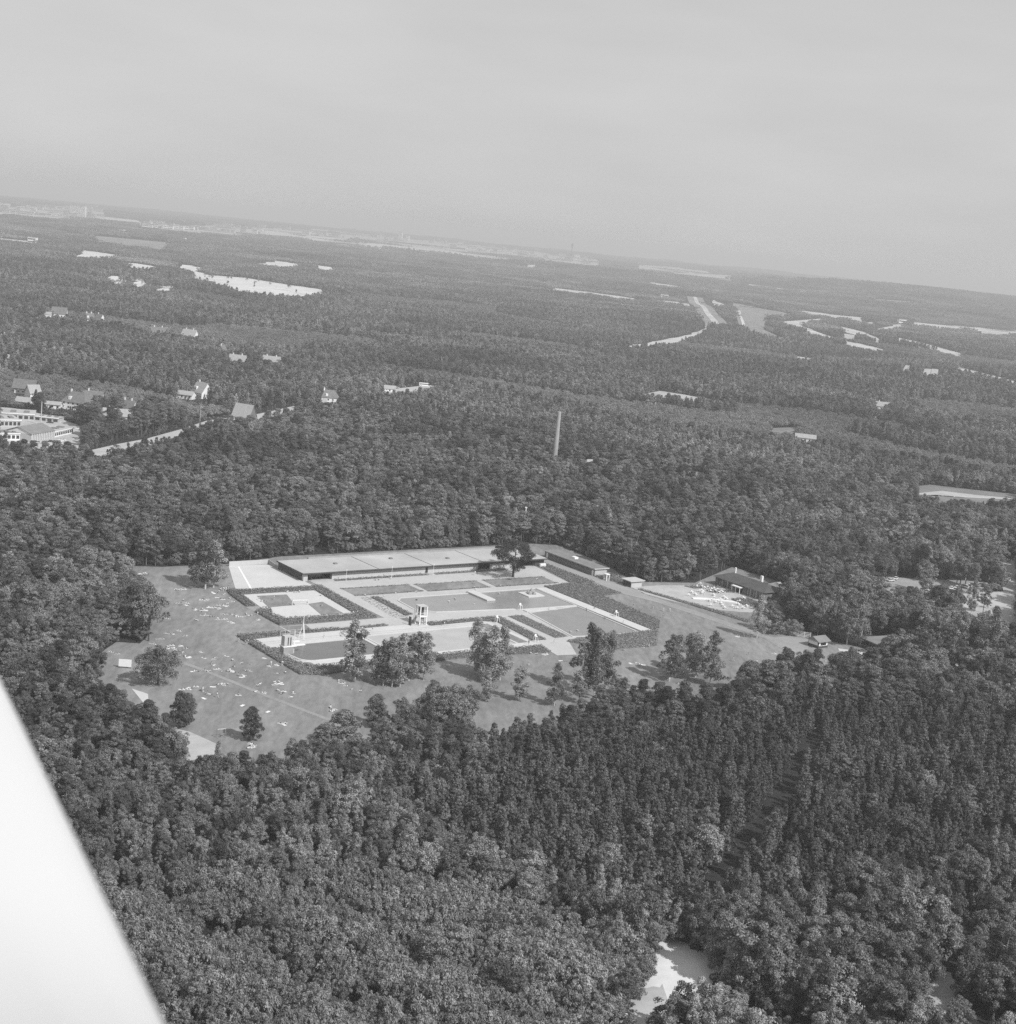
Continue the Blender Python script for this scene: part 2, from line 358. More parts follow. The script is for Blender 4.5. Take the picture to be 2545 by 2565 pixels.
DUNES = [[(1080, 465), (1150, 457), (1150, 472), (1230, 482), (1390, 488), (1600, 522), (1800, 552), (1875, 588), (1700, 592), (1560, 573), (1380, 558), (1280, 537), (1220, 512), (1160, 494), (1090, 487)],
         [(420, 338), (460, 330), (550, 342), (700, 363), (690, 375), (560, 362), (490, 360), (430, 354)], [(680, 402), (770, 407), (872, 422), (870, 443), (770, 433), (720, 418)],
         [(1030, 413), (1125, 428), (1120, 447), (1040, 427)], [(1450, 386), (1550, 392), (1712, 411), (1640, 427), (1530, 411)], [(1800, 415), (1872, 430), (1815, 447)],
         [(880, 517), (1015, 513), (1000, 533), (880, 535)], [(770, 488), (802, 488), (800, 507), (770, 513)], [(630, 477), (680, 480), (675, 488), (630, 487)]]
for d in DUNES:
    px = [ZA(*q) for q in d]; my = np.mean([q[1] for q in px]); mx = np.mean([q[0] for q in px])
    pl = [at(x, y, 11.0 if y > my+(x-mx)*.17 else 0.0) for x, y in px]; pl = ragged(pl, 14); SOFT.append((pl, .006)); draped('sand_dune', pl, X['sand'], .5)
FLDS = [('heath_field', 'heath', [ZA(*q) for q in ((540, 250), (950, 288), (930, 314), (740, 288), (560, 268))]),
        ('heath_field', 'heath', [ZC(*q) for q in ((478, 283), (560, 292), (720, 328), (772, 341), (655, 362), (640, 385), (760, 440), (905, 470), (860, 474), (740, 457), (590, 417), (512, 378), (492, 325))]),
        ('sand_track', 'sand', [ZC(*q) for q in ((503, 322), (515, 322), (545, 370), (584, 412), (572, 414), (530, 372))])]
for nm, m_, px in FLDS:
    my = np.mean([q[1] for q in px]); mx = np.mean([q[0] for q in px])
    pl = [at(x, y, 12.0 if y > my+(x-mx)*.15 else 0.0) for x, y in px]; EXC.append(pl); draped(nm, pl, X[m_], .5 if m_ == 'heath' else .9)
TRK = [([(735, 378), (830, 372), (932, 362)], 7, 'sand'), ([(790, 385), (850, 412), (905, 432), (1010, 465)], 7, 'sand'), ([(1050, 478), (1140, 495), (1245, 522)], 4, 'sand'), ([(830, 323), (960, 338), (1135, 362)], 5, 'sand'),
       ([(1030, 405), (1090, 418), (1160, 442), (1222, 470)], 6, 'sand'), ([(1190, 420), (1290, 402), (1338, 391)], 6, 'sand'), ([(1040, 442), (1102, 450)], 12, 'yard'), ([(1400, 385), (1600, 400), (1930, 424)], 8, 'sand'),
       ([(1740, 425), (1930, 436)], 10, 'yard'), ([(1310, 460), (1460, 492), (1640, 541)], 5, 'sand'), ([(1620, 612), (1760, 648), (1930, 690)], 17, 'sand'), ([(60, 175), (270, 220), (420, 235), (575, 262)], 7, 'sand'),
       ([(180, 138), (350, 152)], 6, 'sand'), ([(560, 190), (700, 205), (852, 222)], 14, 'yard'), ([(1200, 268), (1380, 280)], 14, 'heath'), ([(380, 268), (440, 296)], 8, 'sand'), ([(800, 555), (878, 567)], 8, 'sand'),
       ([(-60, 506), (0, 498), (60, 489), (130, 476), (230, 455), (300, 435), (340, 412), (352, 402)], 20, 'sand'), ([(60, 265), (255, 289)], 5, 'yard'), ([(1290, 395), (1340, 395)], 7, 'sand'),
       ([(1150, 385), (1190, 381)], 8, 'yard'), ([(1840, 615), (1890, 625)], 6, 'yard'), ([(1610, 625), (1500, 622)], 4, 'yard')]
for px, w, m_ in TRK:
    q = [ZC(*p) for p in px]; pl = strip_poly(q, w*.62/2.0286, 8.5); draped('sand_track', ragged(pl, 5, 3), X['track' if m_ == 'sand' else m_], .6)
for px, w in (([(1240, 367), (1440, 390), (1600, 412), (1692, 425)], 7), ([(1830, 435), (1920, 443)], 6), ([(0, 131), (200, 138), (400, 152), (560, 162)], 6), ([(560, 163), (760, 180), (900, 205), (1010, 220)], 7), ([(1110, 243), (1150, 243)], 6)):
    pl = strip_poly([ZB(*p) for p in px], w*.7/2.13, 9.0); draped('sand_track', ragged(pl, 5, 3), X['track'], .6)
for px, w in (([(0, 268), (190, 286)], 10), ([(0, 98), (150, 112)], 10), ([(590, 152), (700, 156), (800, 176)], 9), ([(1500, 230), (1700, 258), (1930, 268)], 10), ([(1680, 290), (1930, 300)], 6)):
    pl = strip_poly([ZA(*p) for p in px], w*.7/2.2553, 9.0); draped('sand_track', ragged(pl, 5, 3), X['track'], .6)
# straight main road running off towards the town, with a verge on both sides
def lateral(px, m):
    P = [np.array(at(*q)) for q in px]; L, Rr = [], []
    for i, p in enumerate(P):
        d = P[min(i+1, len(P)-1)]-P[max(i-1, 0)]; d /= np.linalg.norm(d); nn = np.array([-d[1], d[0]])
        L.append(tuple(p+nn*m)); Rr.append(tuple(p-nn*m))
    return L+Rr[::-1]
hw = [ZC(402, 412), ZC(370, 360), ZC(325, 300), ZC(285, 252)]
EXC.append(lateral(hw, 26)); draped('road_verge', lateral(hw, 24), X['heath'], .5)
for off in (-5, 5): draped('main_road', lateral([(x+off*.8*(1-i*.25), y) for i, (x, y) in enumerate(hw)], 4), X['track'], .9)
for px in ([(1345, 655), (1372, 600)], [(1450, 685), (1470, 618)], [(1495, 685), (1506, 618)]):
    q = [ZC(*p) for p in px]; EXC.append(lateral(q, 7)); draped('forest_ride', lateral(q, 5), X['yard'], .5)

TOWN = [opening([ZA(-20, 78), ZA(300, 84), ZA(560, 104)], [ZA(640, 168), ZA(520, 158), ZA(250, 146), ZA(-20, 128)], 12),
        strip_poly([(355, 566), (500, 574), (700, 582), (850, 590), (1000, 604), (1200, 624), (1400, 648), (1500, 662)], 15, 12), strip_poly([(1600, 668), (1700, 676), (1830, 700)], 12, 12)]
for p in TOWN: draped('town_ground', p, X['yard'], .4)
LOW = [(x*(1-k*.022), y*(1-k*.022), 11) for q in ((235, 1130), (265, 1122), (295, 1116), (330, 1109), (365, 1103), (400, 1094), (430, 1086), (456, 1078), (490, 1067), (519, 1057), (550, 1053), (580, 1049), (610, 1045), (638, 1042), (665, 1036), (690, 1031), (715, 1026), (738, 1020), (950, 986), (985, 977), (1010, 974), (1040, 971), (1060, 969), (1085, 964), (1108, 958)) for x, y in (at(*q),) for k in range(0, 4)]      # (x, y, radius) where only low growth stands
for q in ((2215, 1470), (2240, 1478), (2270, 1480), (2300, 1480), (2330, 1480), (2360, 1478), (2390, 1476), (2420, 1474), (2450, 1472), (2480, 1468)):
    for k in range(1, 4): LOW.append((at(*q)[0]*(1-.022*k), at(*q)[1]*(1-.022*k), 5))
for k in range(0, 3): LOW.append((at(1387, 1163)[0]*(1-.016*k), at(1387, 1163)[1]*(1-.016*k), 9))
for q in (sandpit, patch1, patch2):
    c_ = np.mean(q, 0)
    for k in range(5): LOW.append((c_[0]+(5+k*4)*.77, c_[1]-(5+k*4)*.64, 9.5 if q is sandpit else 6))
HOLES = []     # (x, y, radius) kept free of wood round buildings and posts
# ------------------------------------------------------------------ paving, pools, beds of the swimming ground (s along the long building, t towards the viewer)
def SP(*p): return [S(*q) for q in p]
def site_box(b, s0, s1, t0, t1, z0, z1): return b.prism(ccw(SP((s0, t0), (s1, t0), (s1, t1), (s0, t1))), z0, z1)
sheet('terrace_paving', SP((3.2, -1.5), (114, -1.5), (109.8, 28), (95, 30.5), (93.6, 32), (93.6, 33.6), (3.2, 33.6)), .10, X['pave'])
sheet('paved_walk', SP((3.2, 33.6), (24, 33.6), (21, 36), (20.4, 48), (26, 54), (62, 58.8), (62, 65), (13, 65), (3.2, 62.2)), .10, X['pave'])
sheet('cross_path', SP((-39, 54.9), (3.2, 54.9), (3.2, 62.2), (13, 65), (-17, 65), (-30, 62), (-39, 62)), .10, X['pave'])
sheet('pool_deck', SP((-55, 66.5), (-40, 65.2), (62, 65), (62, 66), (38.5, 66), (38.5, 102), (-51.5, 101), (-55, 80)), .11, X['deck'])
sheet('garden_path', SP((38.5, 66), (62, 66), (58, 98), (52, 101), (44, 115.6), (36.4, 114.2), (38.5, 102)), .105, X['pave'])
sheet('court_paving', SP((-31.5, 12.4), (-1.5, 13.2), (-4.4, 47), (-32.5, 46.5), (-34.5, 40)), .10, X['deck'])
sheet('court_entrance', SP((-38.5, 28.6), (-34, 28.4), (-30, 31.5), (-33, 33), (-38.5, 35)), .09, X['path'])
sheet('yard_paving', SP((-17, -30), (1, -28.5), (1, 7.2), (-31, 5)), .10, X['deck'])
sheet('service_path', SP((122.5, -14), (128, -14), (128.4, 24), (131, 36), (131.5, 50), (128, 62), (127, 68), (121, 50.6), (122, 30)), .10, X['path'])
wp = [R4(*q) for q in ((480, 290), (700, 355), (900, 420), (1100, 490), (1270, 545))]
sheet('worn_path', [at(x, y-4) for x, y in wp]+[at(x, y+7) for x, y in wp][::-1], .08, X['worn'])
sheet('gate_forecourt', [at(*R4(*q)) for q in ((1255, 545), (1335, 557), (1425, 548), (1535, 572), (1525, 612), (1500, 668), (1420, 640), (1330, 585))], .09, X['path'])
wp = [R4(*q) for q in ((1270, 550), (1350, 600), (1440, 655), (1520, 705), (1560, 720))]
sheet('worn_path', [at(x, y-4) for x, y in wp]+[at(x, y+4) for x, y in wp][::-1], .075, X['worn'])
wp = [R1(*q) for q in ((540, 962), (700, 1020), (900, 1100), (1180, 1215), (1400, 1300), (1640, 1392))]
sheet('worn_path', [at(x, y-3.5) for x, y in wp]+[at(x, y+3.5) for x, y in wp][::-1], .07, X['worn'])
sheet('sand_court', [at(*R1(*q)) for q in ((480, 1455), (585, 1478), (810, 1580), (760, 1660), (560, 1700), (490, 1560))], .08, X['yard'])
sheet('sand_corner', [at(*R1(*q)) for q in ((150, 1155), (215, 1175), (272, 1195), (275, 1255), (240, 1265))], .08, X['sand'])
sheet('terrace_sand', SP((133, 41), (150, 42.5), (162, 46), (177, 51), (177, 78), (160, 91), (152, 88), (140, 80), (133.5, 64), (130.5, 52)), .10, X['yard'])
sheet('entrance_path', [at(*R8(*q)) for q in ((190, 1140), (330, 1160), (520, 1190), (620, 1205), (600, 1215), (510, 1225), (330, 1190), (200, 1165))], .10, X['deck'])
sheet('entrance_path', [at(*R8(*q)) for q in ((1240, 1235), (1330, 1260), (1440, 1320), (1570, 1400), (1560, 1425), (1440, 1360), (1300, 1290))], .10, X['deck'])
EXC.append([at(*R8(*q)) for q in ((1200, 1210), (1460, 1280), (1650, 1400), (1600, 1470), (1450, 1420), (1250, 1340))])
EXC.append([at(*R8(*q)) for q in ((100, 1090), (900, 1130), (900, 1300), (500, 1310), (150, 1230))])
EXC.append([at(x, y, 4) for x, y in (R8(1250, 1320), R8(1480, 1420), R8(1600, 1500), R8(1420, 1500), R8(1250, 1420))])

for pts in (((9.3, 13.7), (39.2, 14.6), (39.4, 25), (9.1, 24.6)), ((42, 15.2), (71.1, 16), (70.8, 26.2), (41.4, 25.6)), ((74.4, 15.8), (105, 17), (104.2, 27.4), (73.8, 26.2)),
            ((-27.5, 15.3), (-15.6, 16.2), (-19.8, 30.7), (-30.8, 31)), ((-14.4, 30.5), (-7.6, 29.2), (-8.2, 45.6), (-17.2, 45.4)), ((-38.4, 55.2), (-29, 55.6), (-30, 61.5), (-38, 61.5)), ((32.4, 72.5), (36.4, 72.5), (36.6, 97.5), (32.4, 97.5))):
    sheet('lawn_plot', SP(*pts), .15, X['lawn'])

def pool(name, pts, wm, rim=.6, z=.14):
    """water sheet in a raised coping"""
    w = ccw(SP(*pts)); o = sheet(name+'_water', w, z, X[wm]); n = len(w); b = MB()
    c = np.mean(w, 0); out = []
    for i in range(n):
        p0, p1, p2 = (np.array(w[(i+k) % n]) for k in (-1, 0, 1)); d0 = (p1-p0)/np.linalg.norm(p1-p0); d1 = (p2-p1)/np.linalg.norm(p2-p1)
        n0, n1 = np.array([d0[1], -d0[0]]), np.array([d1[1], -d1[0]]); m = (n0+n1)/max(.3, 1+n0@n1); out.append(p1+m*rim)
    for i in range(n):
        j = (i+1) % n; b.prism([w[i], out[i], out[j], w[j]], -.2, .30)
    r = b.build(name+'_coping', X['deck']); tag(r, kind='structure')
def arc(cs, ct, r, a0, a1, n=5): return [(cs+r*math.cos(math.radians(a0+(a1-a0)*i/n)), ct+r*math.sin(math.radians(a0+(a1-a0)*i/n))) for i in range(n+1)]
pool('paddling_pool', [(24.6, 32.6), (88.2, 33.6), (87.5, 60), (62, 59.2), (60.2, 58), (26.6, 53.4), (20.9, 47.6), (21.8, 35.6)], 'w_pad')
pool('shallow_pool', [(62.2, 64.6), (87.3, 61.8), (86.3, 98.2), (66, 98), (57.6, 96.4)], 'w_low')
pool('diving_pool', [(-52.8, 77.6), (-42, 76.4), (-19, 76.4), (-19, 94)]+arc(-46.5, 89.5, 4.5, 90, 180), 'w_dive')
pool('swimming_pool', [(-16.6, 74.4), (31, 74.4), (31, 98), (-16.6, 98)], 'w_comp')
b = MB(); site_box(b, 61.6, 76.4, 60.6, 63.4, -.1, .42); tag(b.build('pool_walkway', X['deck']), 'white walkway slab dividing the two shallow pools', 'walkway')
b = MB(); site_box(b, 76.5, 87.6, 60.4, 60.9, 0, .36); tag(b.build('pool_kerb', X['deck']), 'thin pale kerb running on from the walkway between the shallow pools', 'kerb')
b = MB(); site_box(b, 55.6, 59.6, 31.4, 45.5, .2, .75); tag(b.build('pool_jetty', X['deck']), 'white jetty slab reaching into the paddling pool', 'jetty')
b = MB(); site_box(b, 88.4, 93.4, 33.6, 98.8, -.1, .42); tag(b.build('pool_deck_wall', X['deck']), kind='structure')
b = MB(); site_box(b, -54, 38, 70.9, 71.3, .1, .34); site_box(b, -54, 38, 72.6, 72.9, .1, .26); tag(b.build('pool_step', X['pave']), kind='structure')
# the island with its boulder fountain
isl = empty('fountain_island', (*S(80.3, 41.2), 0), TH, 'pale square island with a rock fountain in the paddling pool', 'fountain')
MB().bx(-3.9, 3.9, -3.7, 3.7, .1, .5).build('plinth', X['deck'], isl)
for i, (dx, dy, h) in enumerate(((0, 0, 2.2), (1.3, .5, 1.5), (-1.2, -.6, 1.3), (.4, -1.4, 1.1), (-.7, 1.2, 1.2))):
    MB().tube([(dx, dy, .4), (dx+.1, dy, .5+h*.5), (dx-.1, dy+.1, .5+h)], [.9, .75, .25], 6).build('boulder', X['conc'], isl)

# ---- leafy hedges and beds
def diamonds0(C, N, L, W, g, up=0.0):
    n = len(C); N = N/np.maximum(np.linalg.norm(N, axis=1, keepdims=True), 1e-6)
    T = g.normal(size=(n, 3)); T[:, 2] += up; T -= N*np.sum(T*N, 1, keepdims=True); T /= np.maximum(np.linalg.norm(T, axis=1, keepdims=True), 1e-6)
    B = np.cross(N, T); L = (L*g.uniform(.7, 1.3, n))[:, None]/2; W = (W*g.uniform(.7, 1.3, n))[:, None]/2
    return np.stack([C-T*L, C+B*W, C+T*L, C-B*W], 1).reshape(-1, 3), np.arange(4*n).reshape(n, 4)
def hedge(name, label, poly, h, mt='l_hedge', dens=15.0, leaf=.40, cat='hedge', lump=.42):
    h *= .66
    g = np.random.default_rng(len(poly)*17+int(abs(poly[0][0])*31)); poly = ccw([tuple(p) for p in poly]); q = np.array(poly); b0, b1 = q.min(0), q.max(0)
    A = .5*abs(np.sum(q[:, 0]*np.roll(q[:, 1], -1)-q[:, 1]*np.roll(q[:, 0], -1))); bb = np.prod(b1-b0)
    m = int(dens*bb)+20; x, y = g.uniform(b0[0], b1[0], m), g.uniform(b0[1], b1[1], m); k = inside(poly, x, y); x, y = x[k], y[k]
    bump = lump*(np.sin(x*1.7+y*.6)*np.cos(y*1.9-x*.5)+.6*np.sin(x*3.1+1)*np.sin(y*2.7))
    C = [np.stack([x, y, h*.93+bump*.6+g.uniform(-.35, .12, len(x))*h*.25], 1)]; N = [np.stack([g.normal(size=len(x))*.5, g.normal(size=len(x))*.5, np.ones(len(x))], 1)]
    for i in range(len(q)):
        p0, p1 = q[i], q[(i+1) % len(q)]; L = np.linalg.norm(p1-p0); c = int(L*h*dens*.9)+2; u = g.uniform(0, 1, c); d = (p1-p0)/max(L, 1e-6); o = np.array([d[1], -d[0]])
        w = lump*.5*np.sin(u*L*2.2+i)+g.uniform(-.15, .1, c); P = p0+(p1-p0)*u[:, None]+o*w[:, None]
        C.append(np.column_stack([P, g.uniform(.05, h, c)])); N.append(np.column_stack([np.tile(o, (c, 1))+g.normal(size=(c, 2))*.4, g.normal(size=c)*.4+.3]))
    C, N = np.vstack(C), np.vstack(N); V, F = diamonds0(C, N, leaf, leaf*.62, g)
    cv = MB().prism([tuple(np.array(p)+(q.mean(0)-np.array(p))*.02) for p in poly], .0, h*.42); nb = len(V)
    me = bpy.data.meshes.new(name); me.from_pydata(V.tolist()+cv.v, [], [tuple(f) for f in F.tolist()]+[tuple(i+nb for i in f) for f in cv.f])
    a = me.attributes.new('tint', 'FLOAT', 'FACE'); a.data.foreach_set('value', np.concatenate([g.uniform(0, 1, len(F)), np.full(len(cv.f), .3)]).astype(np.float32))
    return tag(obj(name, me, X[mt]), label, cat)
hedge('hedge', 'clipped hedge between the walled yard and the games court', SP((-31, 6), (.6, 7.8), (-1.8, 12.6), (-32, 11.6)), 1.1)
hedge('hedge', 'hedge running down the outer side of the games court', SP((-34.5, 3.4), (-31, 6), (-32, 11.6), (-34.8, 28), (-38, 27.6), (-36.5, 12)), 1.3)
hedge('hedge', 'long hedge between the games court and the paved walk', SP((.8, 7.2), (3.6, 8), (1, 50), (-4.2, 52), (-4.4, 46.6), (-2, 14)), 1.2)
hedge('hedge', 'hedge closing the near side of the games court', SP((-4.2, 48.6), (.8, 50), (.8, 54.3), (-38.2, 53.6), (-36, 47.2), (-30, 47.2)), 1.5)
hedge('hedge', 'rounded hedge at the court entrance beside the lawn', SP((-38.4, 35.8), (-34, 32.6), (-31.5, 34), (-34.5, 41), (-32.5, 46.8), (-36, 47), (-38.3, 53)), 1.6)
hedge('hedge', 'hedge behind the diving pool at the corner of the lawn', SP((-58, 61), (-40, 61.6), (-40, 64.6), (-54.6, 66.4), (-58.6, 64.6)), 1.3)
hedge('hedge', 'low hedge along the path behind the diving tower', SP((-35, 61.8), (-20.5, 63), (-20.5, 65.2), (-35, 64.6)), 1.2)
hedge('hedge', 'thin hedge beside the path behind the swimming pool', SP((-20, 63.4), (-1.4, 62.8), (-1.4, 64.8), (-20, 65.4)), .8)
hedge('hedge', 'long hedge between the open lawn and the diving pool', SP((-58.6, 64.6), (-55.2, 66.6), (-55.2, 80), (-52, 100.4), (-54, 107.6), (-58.5, 106)), 1.6)
hedge('hedge', 'thick dark hedge along the near side of the pools', SP((-52, 101), (-20, 101.6), (20, 102.4), (20, 106.4), (-20, 107), (-50, 108), (-54, 107.6)), 1.9)
hedge('hedge', 'dark hedge by the near end of the garden path', SP((20, 102.6), (38, 103), (36.4, 110.5), (22, 108.5), (20, 106.2)), 1.3)
hedge('hedge', 'hedge beside the lifeguard tower along the swimming pool', SP((14, 65.4), (44, 65.2), (46.8, 67), (45, 97), (39.4, 96.2), (41.6, 71.6), (36, 68.6), (14, 69.2)), .9)
hedge('flower_bed', 'long planted bed between the two garden paths', SP((50.4, 66), (57.2, 66), (56, 95.8), (49.6, 96.4)), .45, 'l_bed', 9, .4, 'flower bed')
hedge('flower_bed', 'pale gravelly bed beside the paved walk', SP((9.2, 28.2), (13.2, 27.8), (12, 58), (7, 54.6)), .25, 'l_bed', 7, .35, 'flower bed')
hedge('hedge', 'low dark hedge at the end of the paddling pool', SP((13.8, 28), (17, 28.6), (16, 54), (12.4, 55)), .8)
hedge('shrub_border', 'broad dark shrub border along the pool deck', SP((95, 30.6), (110, 29), (119.4, 31.6), (121.4, 49), (110, 50.4), (107.4, 88), (97.4, 98), (94.4, 98), (94.4, 34)), .55, 'l_hedge', 8, .5, 'shrubs', .5)
hedge('shrub_border', 'dark shrub wedge between the terrace and the service path', SP((115.4, 1.5), (122, -6), (122.2, 30), (119.4, 31.2), (110.6, 28.4)), .6, 'l_hedge', 8, .5, 'shrubs', .5)
hedge('hedge', 'broad hedge on the near side of the shallow pool', SP((51, 101), (66, 99.6), (96, 99.4), (81, 115.4), (60, 114.6), (55, 106)), 1.2)
hedge('hedge', 'straggling hedge between the service path and the sandy terrace', SP((132.6, 46), (134.4, 45.4), (142, 80), (144, 100), (141.6, 100.4), (139, 82)), .9)
for k, (pts, lab) in enumerate((((( 8.9, 13.3), (39.6, 14.2), (39.6, 15.1), (8.9, 14.3)), 'thin low hedge along the first lawn plot facing the building'), (((8.8, 23.8), (39.6, 24.3), (39.6, 25.3), (8.8, 24.9)), 'thin low hedge along the first lawn plot facing the pool'),
        (((41.6, 14.8), (71.4, 15.6), (71.4, 16.5), (41.6, 15.7)), 'thin low hedge along the middle lawn plot facing the building'), (((41.2, 25.1), (71, 25.7), (71, 26.6), (41.2, 26)), 'thin low hedge along the middle lawn plot facing the pool'),
        (((74, 15.4), (105.2, 16.6), (105.2, 17.5), (74, 16.3)), 'thin low hedge along the last lawn plot facing the building'), (((73.6, 25.7), (104.4, 26.9), (104.4, 27.8), (73.6, 26.6)), 'thin low hedge along the last lawn plot facing the pool'))):
    hedge('border_hedge', lab, SP(*pts), .5, 'l_hedge', 13, .36)
hedge('flower_bed', 'planted border under the front wall of the long building', SP((13.5, .4), (57, .4), (57, 2.6), (13, 2.4)), .8, 'l_bed', 10, .4, 'flower bed')
hedge('flower_bed', 'planted border under the front wall beyond the passage', SP((60.5, .4), (97, .4), (97, 3), (60.5, 2.6)), .8, 'l_bed', 10, .4, 'flower bed')
hedge('shrub_border', 'low shrubs around the far corner of the service building', SP((129, 22), (140, 21.5), (141, 34), (133, 35), (130, 27)), 1.2, 'l_hedge', 9, .5, 'shrubs', .5)
for i, (pts, lab) in enumerate(((((158, 47), (176, 51), (175, 54), (160, 51)), 'planting between the sandy terrace and the trees'), (((163, 55), (174, 58), (173, 61), (163, 59)), 'planting at the middle of the cafe terrace'), (((163, 70), (173, 70), (170, 84), (161, 82)), 'planting along the near half of the cafe terrace'))):
    hedge('shrub_border', lab, SP(*pts), 1.0, 'l_bed', 9, .45, 'shrubs')

# ------------------------------------------------------------------ long changing-room building
def win(parent, b, name='window', mt='glass'): return b.build(name, X[mt], parent)
bld = empty('changing_building', (*S(0, 0), 0), TH, 'long low building with a wide pale flat roof behind the terrace', 'building')
def by(b, x0, x1, t0, t1, z0, z1): return b.bx(x0, x1, -t1, -t0, z0, z1)      # local frame: x=s, y=-t
rf = by(MB(), -.3, 119.8, -21.6, .5, 3.05, 3.4).build('roof', X['roof'], bld)
by(MB(), -.45, 119.95, .5, .66, 2.98, 3.5).build('fascia', X['wood'], rf); by(MB(), -.47, -.3, -21.6, .5, 2.98, 3.5).build('fascia', X['wood'], rf)
by(MB(), 14, 119.8, -22.4, -21.6, 3.0, 4.0).build('parapet', X['conc'], rf)
for s in (34, 60, 86): by(MB(), s-.14, s+.14, -21.5, .4, 3.4, 3.47).build('roof_seam', X['roofd'], rf)
for s, t in ((20, -12), (48, -15), (73, -10), (101, -14)): by(MB(), s, s+1.3, t, t+1.3, 3.4, 3.9).build('roof_light', X['roofm'], rf)
by(MB(), .4, 2.3, -1.6, -.5, 0, 3.05).build('pillar', X['wall'], bld)
by(MB(), .2, .6, -21, -1.6, 0, 3.05).build('wall', X['wood'], bld)  # end wall coloured dark to stand for its side turned from the sun
by(MB(), .6, 119, -21.2, -20.8, 0, 3.05).build('wall', X['brick'], bld)
by(MB(), 13.4, 57.4, -1.4, -1.0, 0, 2.35).build('wall', X['wall'], bld); by(MB(), 58.6, 84, -1.4, -1.0, 0, 2.35).build('wall', X['wall'], bld)
by(MB(), 90, 104, -1.4, -1.0, 0, 2.2).build('wall', X['wall'], bld)
by(MB(), 114, 119, -1.4, -1.0, 0, 3.05).build('wall', X['wood'], bld); by(MB(), 115.5, 118.5, .2, 1.2, 0, 1.4).build('low_wall', X['white'], bld)
by(MB(), .8, 119, -5.2, -5.0, 0, 3.05).build('back_wall', X['dark'], bld)  # near-black colour stands in for the shade behind the front openings
for s in (5, 7.7, 10.4): by(MB(), s, s+2.4, -4.2, -4.1, .2, 2.7).build('window', X['glass'], bld)
for i in range(16): by(MB(), 14.6+i*2.7, 16.6+i*2.7, -1.36, -1.1, 2.40, 2.98).build('window', X['glass'], bld)
for i in range(9): by(MB(), 59.4+i*2.7, 61.4+i*2.7, -1.36, -1.1, 2.40, 2.98).build('window', X['glass'], bld)
for s in (4, 12.6, 57.9, 84.6, 89.6, 104.8, 113): by(MB(), s, s+.3, -1.3, -1.0, 0, 3.05).build('post', X['wood'], bld)
for i, (s, nm) in enumerate(((17, 'nearest the entrance'), (38, 'before the first roof seam'), (58, 'by the passage'))):
    p = S(s+.3, 3.4); l_ = empty('lamp_post', (*p, 0), 0, 'slim pale lamp post in front of the long building, '+nm, 'lamp post', 'lamp posts on the terrace')
    MB().tube([(0, 0, 0), (0, 0, 4.6)], [.09, .06], 6).build('pole', X['white'], l_); MB().tube([(0, 0, 4.6), (0, 0, 4.9)], [.2, .12], 6).build('lantern', X['white'], l_)

# walled yard
yw = empty('yard_wall', (*S(0, 0), 0), TH, 'pale wall around the far corner of the paved yard', 'wall')
by(MB(), -17, .6, -29.9, -29.5, 0, 2.0).build('back_wall', X['wall'], yw)
MB().add([(0.2, 29.5, .05), (.2, 12, .05), (.2, 12, .25), (.2, 29.5, 2.0), (.55, 29.5, .05), (.55, 12, .05), (.55, 12, .25), (.55, 29.5, 2.0)], [(0, 1, 2, 3), (7, 6, 5, 4), (0, 4, 5, 1), (1, 5, 6, 2), (2, 6, 7, 3), (3, 7, 4, 0)]).build('sloping_wing_wall', X['conc'], yw)
for pts in (((-25.5, 6), (-24.6, 6.1), (-13.2, -28), (-14, -28)), ): sheet('yard_line', SP(*pts), .14, X['white'])

# service building at the end
sb = empty('service_building', (*S(129.4, 21), 0), TH, 'long narrow flat-roofed building with dark side beside the service path', 'building')
r2 = MB().bx(-.4, 7.6, -.6, 35.4, 3.0, 3.3).build('roof', X['roofm'], sb); MB().bx(-.55, -.4, -.6, 35.4, 2.95, 3.42).build('fascia', X['wall'], r2); MB().bx(-.55, 7.6, -.75, -.6, 2.95, 3.42).build('fascia', X['wall'], r2)
MB().bx(2.6, 4.6, 17, 19.4, 3.3, 4.1).build('roof_light', X['white'], r2)
MB().bx(0, 7.2, 0, 35, 0, 3.0).build('wall', X['brick'], sb)
MB().bx(-.06, 0.02, .6, 1.6, 0, 2.3).build('door', X['white'], sb); MB().bx(-.06, .02, 32.6, 33.8, .4, 2.5).build('door', X['white'], sb)
for i in range(9): MB().bx(-.05, .02, 4+i*3.1, 6+i*3.1, 1.7, 2.5).build('window', X['glass'], sb)
MB().bx(.4, 6.8, -.06, .02, .2, 2.9).build('end_panel', X['wall'], sb)
# small white booth and shelter
ph = empty('telephone_booth', (*S(129.6, 29), 0), TH, 'small white booth standing by the service path', 'booth')
for dx in (-.75, .75):
    for dy in (-.75, .75): MB().bx(dx-.12, dx+.12, dy-.12, dy+.12, 0, 2.6).build('post', X['white'], ph)
MB().bx(-.95, .95, -.95, .95, 2.6, 2.95).build('roof', X['white'], ph); MB().bx(-.6, .6, -.6, .6, 0, 1.0).build('panel', X['metal'], ph)
sh = empty('flat_roof_shelter', (*S(131.5, 42), 0), TH, 'small shelter with an overhanging pale roof beside the terrace hedge', 'shelter')
MB().bx(-.5, 7.5, -1, 5.6, 2.6, 2.9).build('roof', X['wall'], sh); MB().bx(.6, 6.4, -.2, .1, 0, 2.6).build('wall', X['wall'], sh); MB().bx(.6, .9, .1, 5, 0, 2.6).build('wall', X['wood'], sh); MB().bx(6.1, 6.4, .1, 5, 0, 2.6).build('wall', X['wood'], sh)

